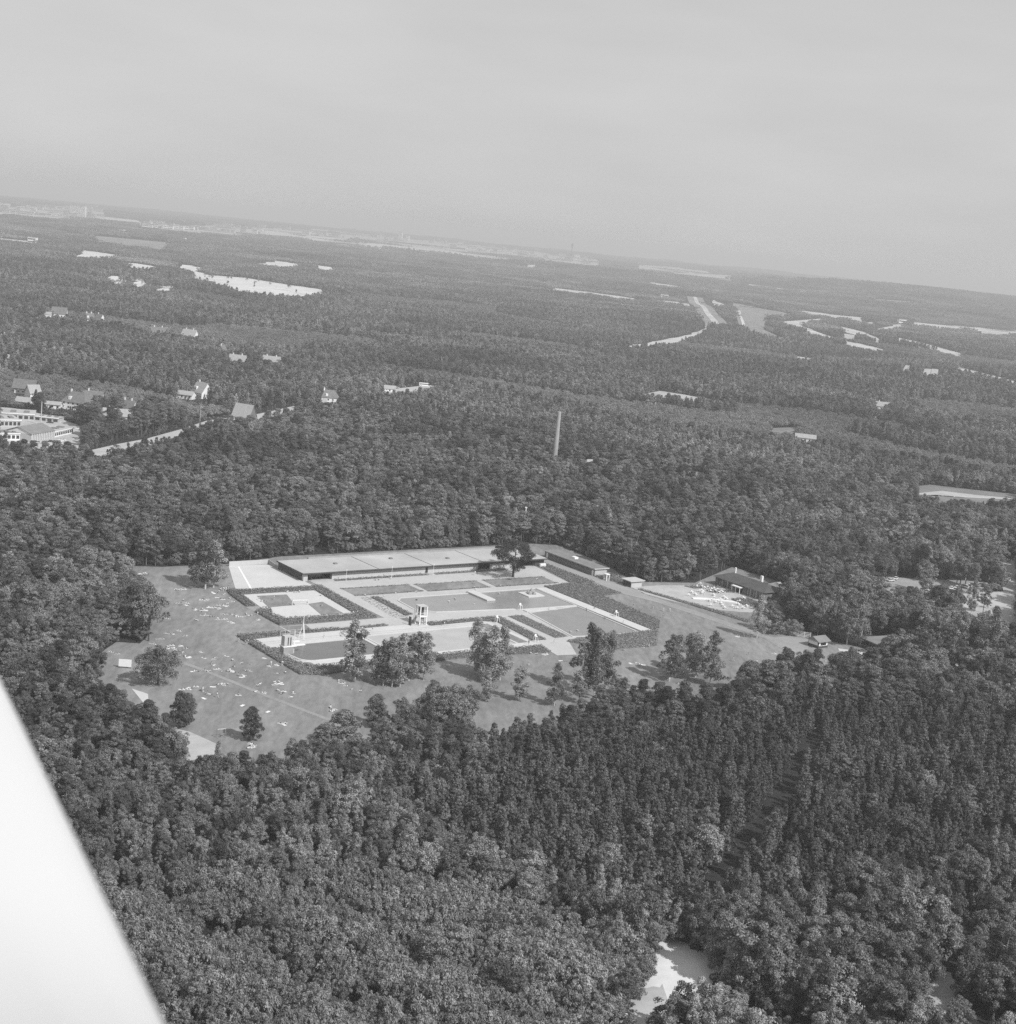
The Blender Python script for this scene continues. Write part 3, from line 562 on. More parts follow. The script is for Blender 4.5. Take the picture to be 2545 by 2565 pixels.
# cafe pavilion with hipped roof
cf = empty('cafe_pavilion', (*S(176, 76), 0), TH, 'cafe pavilion with dark hipped roof and tall windows above the terrace', 'building')
def hip(b, x0, x1, y0, y1, z, zr, axis='y', inset=5.0):
    if axis == 'y': r = [((x0+x1)/2, y0+inset, zr), ((x0+x1)/2, y1-inset, zr)]
    else: r = [(x0+inset, (y0+y1)/2, zr), (x1-inset, (y0+y1)/2, zr)]
    v = [(x0, y0, z), (x1, y0, z), (x1, y1, z), (x0, y1, z)]+r
    f = [(3, 2, 1, 0)]+([(0, 1, 4), (1, 2, 5, 4), (2, 3, 5), (3, 0, 4, 5)] if axis == 'y' else [(0, 1, 5, 4), (1, 2, 5), (2, 3, 4, 5), (3, 0, 4)])
    return b.add(v, f)
MB().bx(0, 12, 0, 29, 0, 3.6).build('wall', X['brick'], cf)
r3 = hip(MB(), -1, 13, -1, 30, 3.6, 6.0).build('roof', X['roofd'], cf); MB().bx(6.4, 7.0, 24, 24.6, 5, 8.2).build('chimney', X['white'], r3); MB().bx(9.4, 10.4, 11, 12, 4.5, 7.4).build('chimney', X['white'], r3)
for i, yy in enumerate((1.2, 4.6, 8.0, 18.6, 21.8, 25.0)):
    w = MB().bx(-.06, .03, yy, yy+2.2, .5, 3.3).build('window', X['glass'], cf); MB().bx(-.12, .0, yy-.5, yy-.05, .2, 3.5).build('pilaster', X['wall'], cf); MB().bx(-.1, -.04, yy+1.05, yy+1.15, .5, 3.3).build('mullion', X['white'], w)
po = MB().bx(-2.6, 0, 11.6, 16.8, 2.7, 3.0).build('porch_roof', X['white'], cf)
for yy in (11.8, 14.2, 16.6): MB().bx(-2.5, -2.3, yy-.1, yy+.1, 0, 2.7).build('porch_post', X['white'], po)
MB().bx(-.05, .03, 12.4, 16, 0, 2.6).build('door', X['glass'], cf)
MB().bx(12, 19, 3, 12, 0, 3.2).build('annex', X['brick'], cf); hip(MB(), 11.8, 19.6, 2.4, 12.6, 3.2, 5.4, 'x', 2.5).build('annex_roof', X['tilel'], cf)
hx = S(183, 62); HOLES += [(hx[0], hx[1], 17), (*S(186, 56), 12), (*S(172, 62), 14), (*S(180, 72), 8)]
# curved seat wall on the terrace
b = MB(); ar = arc(138, 90, 26, -72, -32, 9)
for i in range(9):
    (s0, t0), (s1, t1) = ar[i], ar[i+1]; k = 1.06
    b.prism(ccw(SP((s0, t0), (s1, t1), (138+(s1-138)*k, 90+(t1-90)*k), (138+(s0-138)*k, 90+(t0-90)*k))), 0, .5)
tag(b.build('curved_seat_wall', X['white']), 'low white curved wall on the sandy terrace', 'wall')

# gate, kiosk, entrance building
def along(p, q, k): return (p[0]+(q[0]-p[0])*k, p[1]+(q[1]-p[1])*k)
g0, g1 = at(*R4(1428, 546)), at(*R4(1532, 562)); ga = math.atan2(g1[1]-g0[1], g1[0]-g0[0]); gl = math.dist(g0, g1)
gt = empty('white_gate', (*g0, 0), ga, 'white slatted gate at the edge of the forecourt', 'gate')
for i in range(4): MB().bx(gl*i/3-.09, gl*i/3+.09, -.09, .09, 0, 2.3).build('post', X['white'], gt)
for z in (.3, .85, 1.4, 1.95): MB().bx(.1, gl-.1, -.03, .03, z, z+.16).build('rail', X['white'], gt)
k0 = at(*R4(1575, 620)); kk = empty('ticket_kiosk', (*k0, 0), TH, 'small gabled kiosk with pale front beside the gate', 'kiosk')
MB().bx(0, 5.4, 0, 5, 0, 2.6).build('wall', X['wood'], kk); MB().bx(-.06, .02, .3, 4.7, 1.1, 2.5).build('front_panel', X['white'], kk); MB().bx(.4, 5, -.06, .02, .9, 2.5).build('counter_front', X['white'], kk); MB().bx(1.2, 4.2, -.1, -.05, 1.1, 2.1).build('hatch', X['dark'], kk)
MB().add([(-.7, -.9, 2.6), (6.1, -.9, 2.6), (6.1, 5.9, 2.6), (-.7, 5.9, 2.6), (-.7, 2.5, 4.2), (6.1, 2.5, 4.2)], [(3, 2, 1, 0), (0, 1, 5, 4), (2, 3, 4, 5), (1, 2, 5), (3, 0, 4)]).build('roof', X['roofm'], kk)
HOLES.append((k0[0]+1, k0[1]-2, 6))
q0, q1 = at(*R8(405, 1110)), at(*R8(615, 1200)); qa = math.atan2(q1[1]-q0[1], q1[0]-q0[0]); ql = math.dist(q0, q1)
eb = empty('entrance_pavilion', (*q0, 0), qa, 'dark timber pavilion with a wide flat roof near the entrance path', 'building')
MB().bx(.4, ql-.2, .3, 12, 0, 3).build('wall', X['wood'], eb); r4 = MB().bx(-.3, ql+.6, -.8, 13, 3, 3.35).build('roof', X['roofm'], eb)
MB().bx(-.35, ql+.65, 12.9, 13.15, 3, 3.55).build('roof_edge', X['wall'], r4); MB().bx(5, 6, 8, 9.4, 3.35, 4.2).build('vent', X['dark'], r4); MB().bx(10, 11, 7, 8.4, 3.35, 4.1).build('vent', X['dark'], r4)
for i in range(5): MB().bx(1.2+i*(ql-2)/5, 2.4+i*(ql-2)/5, .24, .32, .8, 2.4).build('window', X['glass'], eb)
HOLES += [(q0[0]+8, q0[1]+2, 13)]
fn = [R8(290, 1095), R8(390, 1130), R8(500, 1160)]; fr = empty('timber_fence', (*at(*fn[0]), 0), 0, 'dark timber rail fence along the entrance path', 'fence'); f0 = np.array(at(*fn[0]))
F3 = [np.array(at(*q))-f0 for q in fn]
for i in range(2):
    for k in range(4): p = F3[i]+(F3[i+1]-F3[i])*k/4; MB().bx(p[0]-.1, p[0]+.1, p[1]-.1, p[1]+.1, 0, 1.7).build('post', X['wood'], fr)
    for z in (.7, 1.4): MB().tube([(*F3[i], z), (*F3[i+1], z)], .09, 4).build('rail', X['wood'], fr)

# lifeguard tower, diving tower, mast, high chairs
tw = empty('lifeguard_tower', (*S(11.6, 66.2), 0), TH, 'white open-framed two-storey lookout tower between the pools', 'tower')
for dx in (-1.4, 1.4):
    for dy in (-1.4, 1.4): MB().bx(dx-.16, dx+.16, dy-.16, dy+.16, 0, 6.9).build('post', X['white'], tw)
MB().bx(-1.6, 1.6, -1.6, 1.6, 3.2, 3.45).build('platform', X['white'], tw); MB().bx(-1.65, 1.65, -1.65, 1.65, 6.9, 7.05).build('roof', X['wall'], tw)
for z in (4.5, ): [MB().bx(*q, z, z+.12).build('rail', X['white'], tw) for q in ((-1.4, 1.4, -1.47, -1.35), (-1.47, -1.35, -1.4, 1.4), (1.35, 1.47, -1.4, 1.4))]
for dx in (-.8, .1, .8): MB().bx(dx-.3, dx+.3, .2, .5, 3.5, 6.6).build('panel', X['wood'], tw)
MB().bx(-.5, 1.2, -.3, .3, .1, 2.4).build('cabinet', X['conc'], tw)
st = MB()
for i in range(12): st.bx(-4.6+i*.22, -4.3+i*.22, -.6, .6, .1+i*.26, .2+i*.26)
st.build('stairs', X['wood'], tw); MB().bx(-4.7, -4.5, -.7, .7, 0, 3.2).build('stair_post', X['wood'], tw)
fp = empty('flag_staff', (*S(9.6, 64.6), 0), 0, 'thin staff with a small flag beside the lookout tower', 'flagpole'); MB().tube([(0, 0, 0), (0, 0, 9.2)], [.08, .05], 5).build('pole', X['metal'], fp); MB().bx(0, .7, -.02, .02, 8.6, 9.1).build('flag', X['wood'], fp)
dt = empty('diving_tower', (*S(-51.6, 84.4), 0), TH, 'concrete diving tower with pale upper box over the dark pool', 'diving tower')
MB().bx(-2, 1.6, -1.2, 1.4, 0, 2.6).build('base', X['conc'], dt); up = MB().bx(-1.8, 1.0, -1.0, 1.2, 3.0, 6.2).build('upper_box', X['wall'], dt); MB().bx(-2.2, 2.6, -1.3, 1.5, 2.6, 2.9).build('platform', X['white'], dt)
for dx in (-.6, .3): MB().bx(dx, dx+.3, -1.1, -.95, 3.2, 5.8).build('slot', X['wood'], up)
MB().bx(1.6, 6.2, -.6, .6, 2.55, 2.75).build('board', X['white'], dt); MB().bx(1.0, 4.6, .4, 1.2, 3.6, 3.8).build('board', X['white'], dt)
for dy in (-1.2, 1.4): MB().tube([(2.5, dy, 2.9), (2.5, dy, 4.0)], .05, 4).build('rail_post', X['white'], dt)
MB().tube([(2.2, -.2, 0), (2.2, -.2, 7.6)], .14, 6).build('stay_post', X['white'], dt)
mr_ = empty('slide_mast', (*S(-38.2, 70), 0), TH, 'slender white splayed mast behind the diving pool', 'mast')
for a in range(3): MB().tube([(1.3*math.cos(a*2.1+.4), 1.3*math.sin(a*2.1+.4), 0), (.1*math.cos(a*2.1), .1*math.sin(a*2.1), 5.2)], .12, 5).build('leg', X['white'], mr_)
MB().tube([(0, 0, 4.6), (0, 0, 8.6)], [.14, .06], 6).build('spire', X['white'], mr_)
for z in (1.6, 3.2): MB().bx(-.9+z*.2, .9-z*.2, -.06, .06, z, z+.12).build('brace', X['white'], mr_)
fb = empty('diving_barrier', (*S(-41, 67), 0), TH, 'pale railing beside the diving tower hedge', 'railing')
for i in range(6): MB().bx(-4+i*1.8-.06, -4+i*1.8+.06, -.06, .06, 0, 2.4).build('post', X['wall'], fb)
for z in (1.2, 2.3): MB().bx(-4, 5, -.05, .05, z, z+.1).build('rail', X['wall'], fb)
for (px, lab) in ((R3(880, 608), 'white lifeguard high chair at the end of the pool walkway'), (R3(1579, 660), 'white lifeguard high chair on the deck by the shrub border'), (R3(991, 838), 'white lifeguard high chair at the near end of the garden hedge'), (R3(712, 700), 'white lifeguard high chair by the far corner of the swimming pool')):
    p = at(*px); c = empty('lifeguard_chair', (*p, .1), TH, lab, 'high chair', 'lifeguard chairs')
    for dx in (-1, 1):
        for dy in (-1, 1): MB().tube([(dx*.75, dy*.75, 0), (dx*.4, dy*.4, 2.1)], .09, 4).build('leg', X['white'], c)
    MB().bx(-.4, .4, -.4, .4, 2.0, 2.12).build('seat', X['white'], c); MB().bx(-.4, .4, .3, .38, 2.12, 2.75).build('backrest', X['white'], c)
# white notice board on the side lawn, net on the court
p = at(*R1(98, 1000)); nb = empty('notice_board', (*p, 0), .1, 'plain white board standing on the side lawn by the round tree', 'board')
MB().bx(-1.9, 1.9, -.06, .06, .5, 2.8).build('panel', X['white'], nb)
for dx in (-1.6, 1.6): MB().bx(dx-.08, dx+.08, .06, .2, 0, 2.8).build('post', X['wood'], nb)
def net(p0, p1, lab, h=2.2):
    a = math.atan2(p1[1]-p0[1], p1[0]-p0[0]); L = math.dist(p0, p1); e = empty('volleyball_net', (*p0, 0), a, lab, 'net', 'ball nets')
    for d in (0, L): MB().tube([(d, 0, 0), (d, 0, h)], .07, 5).build('post', X['white'], e)
    MB().bx(0, L, -.02, .02, h-.3, h-.1).build('tape', X['white'], e); b = MB()
    for i in range(int(L/.4)): b.bx(i*.4, i*.4+.03, -.01, .01, h-1.1, h-.3)
    b.build('mesh', X['metal'], e)
net(at(*R2(590, 572)), at(*R2(722, 568)), 'low net across the paved games court')
pe = at(*R1(820, 1520)); e = empty('playground_swing', (*pe, 0), .5, 'small pale climbing frame beside the sand court', 'climbing frame')
for dx in (-1.1, 1.1):
    for dy in (-.7, .7): MB().tube([(dx, dy, 0), (dx, 0, 2.4)], .06, 4).build('leg', X['metal'], e)
MB().tube([(-1.1, 0, 2.4), (1.1, 0, 2.4)], .06, 5).build('crossbar', X['metal'], e); MB().bx(-.4, .4, -.2, .2, .5, .6).build('seat', X['wood'], e)

# brick chimney and floodlight mast in the wood
cb = at(1387.5, 1163); ch = empty('factory_chimney', (*cb, 0), 0, 'tall tapering brick factory chimney rising out of the wood', 'chimney')
hc = 33.5; MB().tube([(0, 0, 0), (0, 0, hc*.5), (0, 0, hc-1.2)], [1.75, 1.45, 1.18], 20).build('shaft', X['brickl'], ch); MB().tube([(0, 0, hc-1.2), (0, 0, hc)], [1.32, 1.30], 20).build('cap', X['brickl'], ch)
for z in (12, 19, 26): MB().tube([(0, 0, z), (0, 0, z+.25)], [1.68-z*.018, 1.68-z*.018], 20).build('iron_band', X['conc'], ch)
HOLES.append((cb[0], cb[1], 3.5))
fm = at(1310, 1352); e = empty('floodlight_mast', (*fm, 0), 0, 'thin pale mast standing in the wood behind the long building', 'mast'); MB().tube([(0, 0, 0), (0, 0, 15.5)], [.32, .24], 6).build('pole', X['white'], e); MB().bx(-.5, .5, -.2, .2, 15.2, 15.7).build('lamp_head', X['white'], e)
for (px, top, lab) in ((Z5(355, 745), Z5(366, 625), 'tall pale pole beside the road at the bend'), (Z4(547, 1530), Z4(548, 1445), 'dark pole standing in the works yard'), (Z7(0, 0), None, None)):
    if not lab: continue
    p = at(*px); h = (px[1]-top[1])/FPX*math.hypot(*p); e = empty('telegraph_pole', (*p, 0), 0, lab, 'pole'); MB().tube([(0, 0, 0), (0, 0, h)], [.2, .12], 6).build('shaft', X['wall'] if 'pale' in lab else X['wood'], e); MB().bx(-.8, .8, -.08, .08, h-.7, h-.5).build('crossarm', X['wood'], e); HOLES.append((p[0], p[1]-5, 7))

# ------------------------------------------------------------------ villas in the wood
def villa(px, w, d, he, hr, az, lab, wall='wall', roof='tile', dorm=0, chim=1, front=9, hipd=False):
    p = at(*px); e = empty('villa', (*p, hz(*p)), az, lab, 'house', 'villas in the wood')
    MB().bx(0, w, 0, d, -.3, he).build('wall', X[wall], e); o = .5
    if hipd: r = hip(MB(), -o, w+o, -o, d+o, he, hr, 'x', min(w, d)*.38).build('roof', X[roof], e)
    else:
        MB().add([(0, 0, he), (w, 0, he), (w, d, he), (0, d, he), (0, d/2, hr-.25), (w, d/2, hr-.25)], [(3, 2, 1, 0), (0, 1, 5, 4), (2, 3, 4, 5), (1, 2, 5), (3, 0, 4)]).build('gable', X[wall], e)
        b = MB()
        for sg in (0, 1):
            y0, y1 = (-o, d/2) if sg == 0 else (d+o, d/2); za = he-(hr-he)*o/(d/2)
            b.add([(-o, y0, za), (w+o, y0, za), (w+o, y1, hr), (-o, y1, hr), (-o, y0, za+.22), (w+o, y0, za+.22), (w+o, y1, hr+.22), (-o, y1, hr+.22)], [(0, 1, 2, 3), (7, 6, 5, 4), (0, 4, 5, 1), (1, 5, 6, 2), (2, 6, 7, 3), (3, 7, 4, 0)])
        r = b.build('roof', X[roof], e)
    for i in range(chim): MB().bx(w*(.2+.55*i)-.4, w*(.2+.55*i)+.4, d*.5-.35, d*.5+.35, hr-1.2, hr+1.5).build('chimney', X['white'], r)
    for i in range(dorm): xx = w*(.3+.4*i); MB().bx(xx-.9, xx+.9, d*.08, d*.4, he+.3, he+(hr-he)*.55).build('dormer', X['white'], r)
    n = max(2, int(w/3))
    for i in range(n):
        xx = (i+.5)*w/n; q = MB().bx(xx-.6, xx+.6, -.05, .04, 1.0, 2.4).build('window', X['glass'], e); MB().bx(xx-.75, xx+.75, -.09, -.01, 2.42, 2.55).build('lintel', X['white'], q)
        if he > 4.6: MB().bx(xx-.6, xx+.6, -.05, .04, 3.6, 4.7).build('window', X['glass'], e)
    MB().bx(w*.1, w*.1+1.0, -.06, .03, 0, 2.1).build('door', X['white'], e)
    c = np.array(p)+np.array([math.cos(az)*w/2-math.sin(az)*d/2, math.sin(az)*w/2+math.cos(az)*d/2]); u = c/np.linalg.norm(c)
    HOLES.append((c[0], c[1], max(w, d)*.62))
    HOLES.append((c[0]-u[0]*front*.6, c[1]-u[1]*front*.6, w*.42))
    for k in range(1, 8): LOW.append((c[0]-u[0]*front*k*.62, c[1]-u[1]*front*k*.62, w*.62))
    return e
villa(Z4(490, 205), 16, 9, 4.5, 11, .1, 'dark-roofed villa with white gable above the villa lawn', 'white', 'tile', 0, 0, 14)
villa(Z4(820, 268), 9, 8, 5, 11, .5, 'steep-roofed villa with white front at the end of the villa lawn', 'white', 'tile', 1, 2, 12)
villa(Z4(905, 272), 8, 8, 5, 11, -.5, 'second steep-roofed villa beside the end of the villa lawn', 'white', 'tile', 0, 1, 12)
villa(Z4(1450, 395), 14, 9, 5, 10, .2, 'villa with a pair of white chimneys showing above the crowns', 'white', 'tile', 0, 2, 8)
villa(Z4(1735, 425), 15, 10, 5, 11, -.3, 'pointed grey-roofed villa to the side of the twin-chimney villa', 'white', 'tilel', 0, 2, 8)
villa(Z5(532, 388), 15, 9, 4.5, 9.5, -.12, 'villa with a broad pale roof standing among tall trees', 'white', 'tilel', 0, 2, 14)
villa(Z5(505, 350), 7, 9, 6, 12, 1.2, 'narrow white gabled house behind the broad pale roof', 'white', 'tile', 0, 1, 6)
villa(Z5(745, 392), 16, 9, 4.5, 9, -.1, 'low grey-roofed villa half hidden behind a round crown', 'white', 'tilel', 0, 2, 10)
villa(Z5(300, 590), 12, 10, 4.5, 11.5, -.7, 'villa with a steep pale roof facing the road bend', 'white', 'tilel', 1, 1, 16)
villa(Z5(555, 735), 13, 10, 3.2, 11, -.35, 'brick gabled house with a steep grey roof right by the road', 'brick', 'tilel', 0, 0, 12)
villa(Z5(1120, 640), 14, 10, 5.5, 11, .35, 'large white villa with a grey hipped roof above the road', 'white', 'tile', 1, 1, 16, True)
villa(Z4(115, 935), 15, 9, 4, 9.5, -.05, 'dark-roofed house at the picture edge above the works', 'brick', 'tile', 0, 0, 8)
villa(Z4(145, 1055), 10, 6, 3, 5.5, -.1, 'small pale-roofed shed house just above the works', 'white', 'tilel', 0, 0, 10)
villa(Z4(290, 995), 8, 8, 4, 9, .8, 'narrow grey gabled house next to the small pale shed house', 'white', 'tilel', 0, 0, 9)
villa(Z4(590, 1085), 17, 11, 5, 11.5, -.3, 'large hipped villa with a dark roof and tall chimney above the works', 'white', 'tile', 1, 1, 13, True)
villa(Z4(800, 1045), 12, 9, 4.5, 9, .1, 'dark-roofed house with pale trim behind a round bush', 'white', 'tile', 0, 1, 8)
villa(Z4(720, 1105), 7, 6, 3, 4.2, .2, 'little white flat-fronted house beside the large hipped villa', 'white', 'roofm', 0, 0, 8)
villa(Z4(980, 1200), 18, 9, 3.6, 7.5, .15, 'long low pale house right of the works', 'white', 'tilel', 0, 1, 12)
villa(Z4(1140, 1150), 9, 8, 4.5, 10, -.2, 'steep-roofed house joined behind the long low pale house', 'white', 'tile', 0, 2, 5)
villa(Z7(950, 240), 13, 9, 4.5, 8.5, -.1, 'pale house at the head of a sandy driveway', 'white', 'tilel', 0, 1, 14)
villa((1468, 1190), 11, 9, 4, 9, .6, 'grey hipped roof peeping out of the wood below the chimney', 'white', 'tilel', 0, 0, 5, True)
villa((1702, 1206), 14, 9, 4, 6.5, -.15, 'low house with a pale edge deep in the wood', 'white', 'roofm', 0, 0, 7)
villa(Z7(390, 455), 16, 8, 3.5, 6.0, -.12, 'pale low house hidden beside the small meadow', 'white', 'tilel', 0, 0, 8)

villa(Z4(415, 215), 8, 7, 4, 6.5, .2, 'little white house at the head of the villa lawn', 'white', 'tilel', 0, 0, 10)
villa(Z4(1690, 985), 12, 8, 3.2, 5.5, -.2, 'low white outbuilding below the steep pale-roofed villa', 'white', 'tilel', 0, 0, 9)
villa(Z5(1075, 645), 9, 7, 3.0, 5.0, .2, 'white garage wing beside the large white villa', 'white', 'tilel', 0, 0, 9)
villa(Z4(425, 1085), 10, 6, 3.0, 4.6, .1, 'white flat-fronted cottage above the works', 'white', 'tilel', 0, 0, 9)
villa(Z4(60, 165), 10, 7, 3.5, 6, .0, 'pale cottage at the picture edge near the villa lawn', 'white', 'tilel', 0, 0, 9)
villa(Z5(1520, 560), 9, 6, 3.2, 5.5, .2, 'white lodge where the far road comes out of the trees', 'white', 'tilel', 0, 0, 9)
villa(Z4(640, 600), 8, 7, 3.5, 6, .1, 'small house almost lost in the crowns above the hipped villa', 'white', 'tilel', 0, 0, 6)
villa(Z4(20, 640), 9, 7, 3.5, 6, .1, 'small house lost in the crowns at the picture edge', 'white', 'tilel', 0, 0, 6)
# ------------------------------------------------------------------ works at the picture edge
a0, a1 = at(*Z4(300, 1412)), at(*Z4(520, 1372)); wa = math.atan2(a1[1]-a0[1], a1[0]-a0[0]); wl_ = math.dist(a0, a1)
hall = empty('gabled_hall', (*a0, 0), wa, 'gabled works hall with a finned pale facade and grey roof', 'hall')
MB().bx(0, wl_, 0, 17, 0, 4.6).build('wall', X['wall'], hall)
MB().add([(0, 0, 4.6), (wl_, 0, 4.6), (wl_, 17, 4.6), (0, 17, 4.6), (0, 8.5, 7.6), (wl_, 8.5, 7.6)], [(3, 2, 1, 0), (0, 1, 5, 4), (2, 3, 4, 5), (1, 2, 5), (3, 0, 4)]).build('gable', X['white'], hall)
MB().add([(-.5, -.6, 4.5), (wl_+.3, -.6, 4.5), (wl_+.3, 8.5, 7.8), (-.5, 8.5, 7.8), (wl_+.3, 17.6, 4.5), (-.5, 17.6, 4.5), (-.5, -.6, 4.7), (wl_+.3, -.6, 4.7), (wl_+.3, 8.5, 8.0), (-.5, 8.5, 8.0), (wl_+.3, 17.6, 4.7), (-.5, 17.6, 4.7)],
         [(6, 7, 8, 9), (9, 8, 10, 11), (0, 3, 2, 1), (3, 5, 4, 2), (0, 1, 7, 6), (4, 5, 11, 10), (0, 6, 9, 3), (3, 9, 11, 5), (1, 2, 8, 7), (2, 4, 10, 8)]).build('roof', X['roofm'], hall)
for i in range(14): MB().bx(.3+i*(wl_-.6)/13-.16, .3+i*(wl_-.6)/13+.16, -.55, 0, .1, 4.5).build('fin', X['white'], hall)
for i in range(13): MB().bx(.3+(i+.25)*(wl_-.6)/13, .3+(i+.8)*(wl_-.6)/13, -.05, .03, .4, 4.2).build('window', X['glass'], hall)
def flat(name, px0, px1, depth, h, lab, roof='roof', wall='wall', nwin=0):
    p, q = at(*px0), at(*px1); a = math.atan2(q[1]-p[1], q[0]-p[0]); L = math.dist(p, q); e = empty(name, (*p, 0), a, lab, 'building', 'works buildings')
    MB().bx(0, L, 0, depth, 0, h).build('wall', X[wall], e); r = MB().bx(-.3, L+.3, -.3, depth+.3, h, h+.25).build('roof', X[roof], e)
    MB().bx(-.3, L+.3, -.42, -.3, h-.1, h+.5).build('edge', X['white'], r)
    for i in range(3): MB().bx(L*(.15+.3*i), L*(.15+.3*i)+L*.12, depth*.3, depth*.6, h+.25, h+.9).build('roof_light', X['roofm'], r)
    for i in range(nwin): MB().bx(L*(i+.15)/nwin, L*(i+.85)/nwin, -.06, .03, h*.35, h*.8).build('window', X['glass'], e)
    return e
flat('works_wing', Z4(524, 1370), Z4(700, 1330), 13, 3.4, 'low flat-roofed wing with a dark window band beside the finned hall', 'roof', 'white', 10)
flat('works_shed', Z4(-60, 1395), Z4(190, 1402), 12, 4.2, 'low works building with small windows in front of the gabled hall', 'roofm', 'white', 6)
flat('flat_workshop', Z4(-120, 1270), Z4(200, 1275), 22, 4.5, 'wide pale flat-roofed workshop behind the gabled hall', 'roof', 'wall', 8)
flat('flat_workshop', Z4(-100, 1190), Z4(330, 1215), 20, 4.2, 'rear pale flat-roofed workshop of the works', 'roof', 'wall', 8)
flat('works_shed', Z4(330, 1210), Z4(560, 1235), 9, 3.2, 'small flat shed at the rear corner of the works', 'roof', 'wall', 4)
p = at(*Z4(393, 1250)); e = empty('works_flue', (*p, 0), 0, 'thin pale flue pipe standing behind the gabled hall', 'flue'); MB().tube([(0, 0, 0), (0, 0, 14)], [.35, .25], 8).build('pipe', X['wall'], e); MB().tube([(0, 0, 14), (0, 0, 14.5)], [.4, .4], 8).build('cap', X['metal'], e)

# ------------------------------------------------------------------ the far town
tr = random.Random(3)
def far_box(px, w, d, h, lab, group, mt='white', name='town_building', roof=True):
    p = at(*px); e = empty(name, (*p, hz(*p)-1), tr.uniform(-.3, .3), lab, 'building', group)
    MB().bx(-w/2, w/2, 0, d, 0, h).build('wall', X[mt], e)
    if roof: MB().bx(-w/2-.5, w/2+.5, -.5, d+.5, h, h+1.2).build('roof', X['roofm'], e)
    n = max(2, int(h/6))
    for i in range(n): MB().bx(-w/2+1, w/2-1, -.25, .05, 1.5+i*h/n, 1.5+i*h/n+h/n*.4).build('window_band', X['glass'], e)
    return e
LB, GB = 'small pale building in the hazy town along the horizon', 'far town buildings'
for i in range(230):
    z = tr.random()
    if z < .35: px = ZA(tr.uniform(10, 560), tr.uniform(88, 142))
    else: xx = tr.uniform(360, 1490); px = (xx, float(np.interp(xx, (355, 500, 700, 850, 1000, 1200, 1400, 1500), (566, 574, 582, 590, 604, 624, 648, 662)))+tr.uniform(-9, 6))
    far_box(px, tr.uniform(16, 60), tr.uniform(12, 20), tr.choice((10, 13, 16, 20, 26)), LB, GB, tr.choice(('white', 'wall', 'wall')))
for i in range(9): far_box(ZA(830+i*30, 205+i*1.2), 46, 14, 16, 'white slab in the row of flats at the edge of the far wood', 'row of far flats', 'white')
far_box(ZA(437, 138), 80, 26, 62, 'tall white block standing out of the far town', None, 'white')
far_box(ZA(480, 148), 110, 26, 24, 'broad pale block at the foot of the tall white block', None, 'wall')
far_box(ZA(395, 150), 70, 22, 26, 'pale block on the other side of the tall white block', None, 'wall')
far_box(ZB(429, 122), 26, 20, 62, 'slim white tower block in the middle of the far town', None, 'white')
far_box(ZB(468, 124), 22, 18, 40, 'shorter white tower beside the slim white tower block', None, 'white')
far_box(ZB(595, 135), 40, 18, 30, 'squat pale tower in the far town', None, 'wall')
far_box(ZB(637, 118), 26, 18, 36, 'grey tower to the side of the squat pale tower', None, 'wall')
far_box(ZB(820, 165), 110, 18, 20, 'long pale slab low in the far town', None, 'white')
p = at(*ZB(1343, 205)); e = empty('water_tower', (*p, hz(*p)), 0, 'thin dark tower with a wider head above the far town', 'tower')
MB().tube([(0, 0, 0), (0, 0, 78)], [4.5, 3.5], 8).build('shaft', X['wood'], e); MB().tube([(0, 0, 78), (0, 0, 84), (0, 0, 98), (0, 0, 108)], [4, 8, 8, 2], 10).build('head', X['wood'], e)
for px in (ZA(1026, 283), ZA(178, 287), ZA(683, 235), ZC(1340, 392), ZC(24, 122), ZC(130, 262)): far_box(px, 22, 12, 14, 'lone pale building at the edge of a far clearing', 'lone far buildings', 'white')
for i in range(14): far_box(ZC(tr.uniform(0, 480), tr.uniform(90, 190)), tr.uniform(12, 30), 12, tr.choice((8, 10, 12)), 'pale house in the far suburb beside the main road', 'far suburb houses', 'wall')

# ------------------------------------------------------------------ cars
def car_meshes():
    b = MB()
    pr = [(-2.05, .35), (-2.1, .75), (-1.55, .9), (-1.05, 1.0), (.75, 1.0), (1.25, .92), (2.05, .8), (2.1, .38)]
    n = len(pr); v = [(x, -.78, z) for x, z in pr]+[(x, .78, z) for x, z in pr]
    b.add(v, [tuple(range(n)), tuple(range(2*n-1, n-1, -1))]+[(i, n+i, n+(i+1) % n, (i+1) % n) for i in range(n)])
    body = b.mesh('body')
    b = MB(); b.add([(-1.45, -.74, .94), (1.0, -.74, .98), (.45, -.6, 1.42), (-1.0, -.6, 1.42), (-1.45, .74, .94), (1.0, .74, .98), (.45, .6, 1.42), (-1.0, .6, 1.42)], [(0, 1, 2, 3), (7, 6, 5, 4), (1, 5, 6, 2), (0, 3, 7, 4), (2, 6, 7, 3), (0, 4, 5, 1)])
    gl = b.mesh('windows'); b = MB(); b.bx(-1.02, .47, -.6, .6, 1.42, 1.47); rf_ = b.mesh('roof')
    b = MB(); b.tube([(0, -.1, 0), (0, .1, 0)], .31, 10); wh = b.mesh('wheel'); b = MB(); b.bx(-.05, .05, -.7, .7, -.06, .06); bp = b.mesh('bumper')
    return body, gl, rf_, wh, bp
CB, CG, CRF, CWH, CBP = car_meshes(); CG.materials.append(X['glass']); CWH.materials.append(X['tyre']); CBP.materials.append(X['metal'])
CARM = [mat('car_paint_%d' % i, v, .35, .02, 1, 2, 0, .5) for i, v in enumerate((.75, .6, .45, .28, .12, .05))]
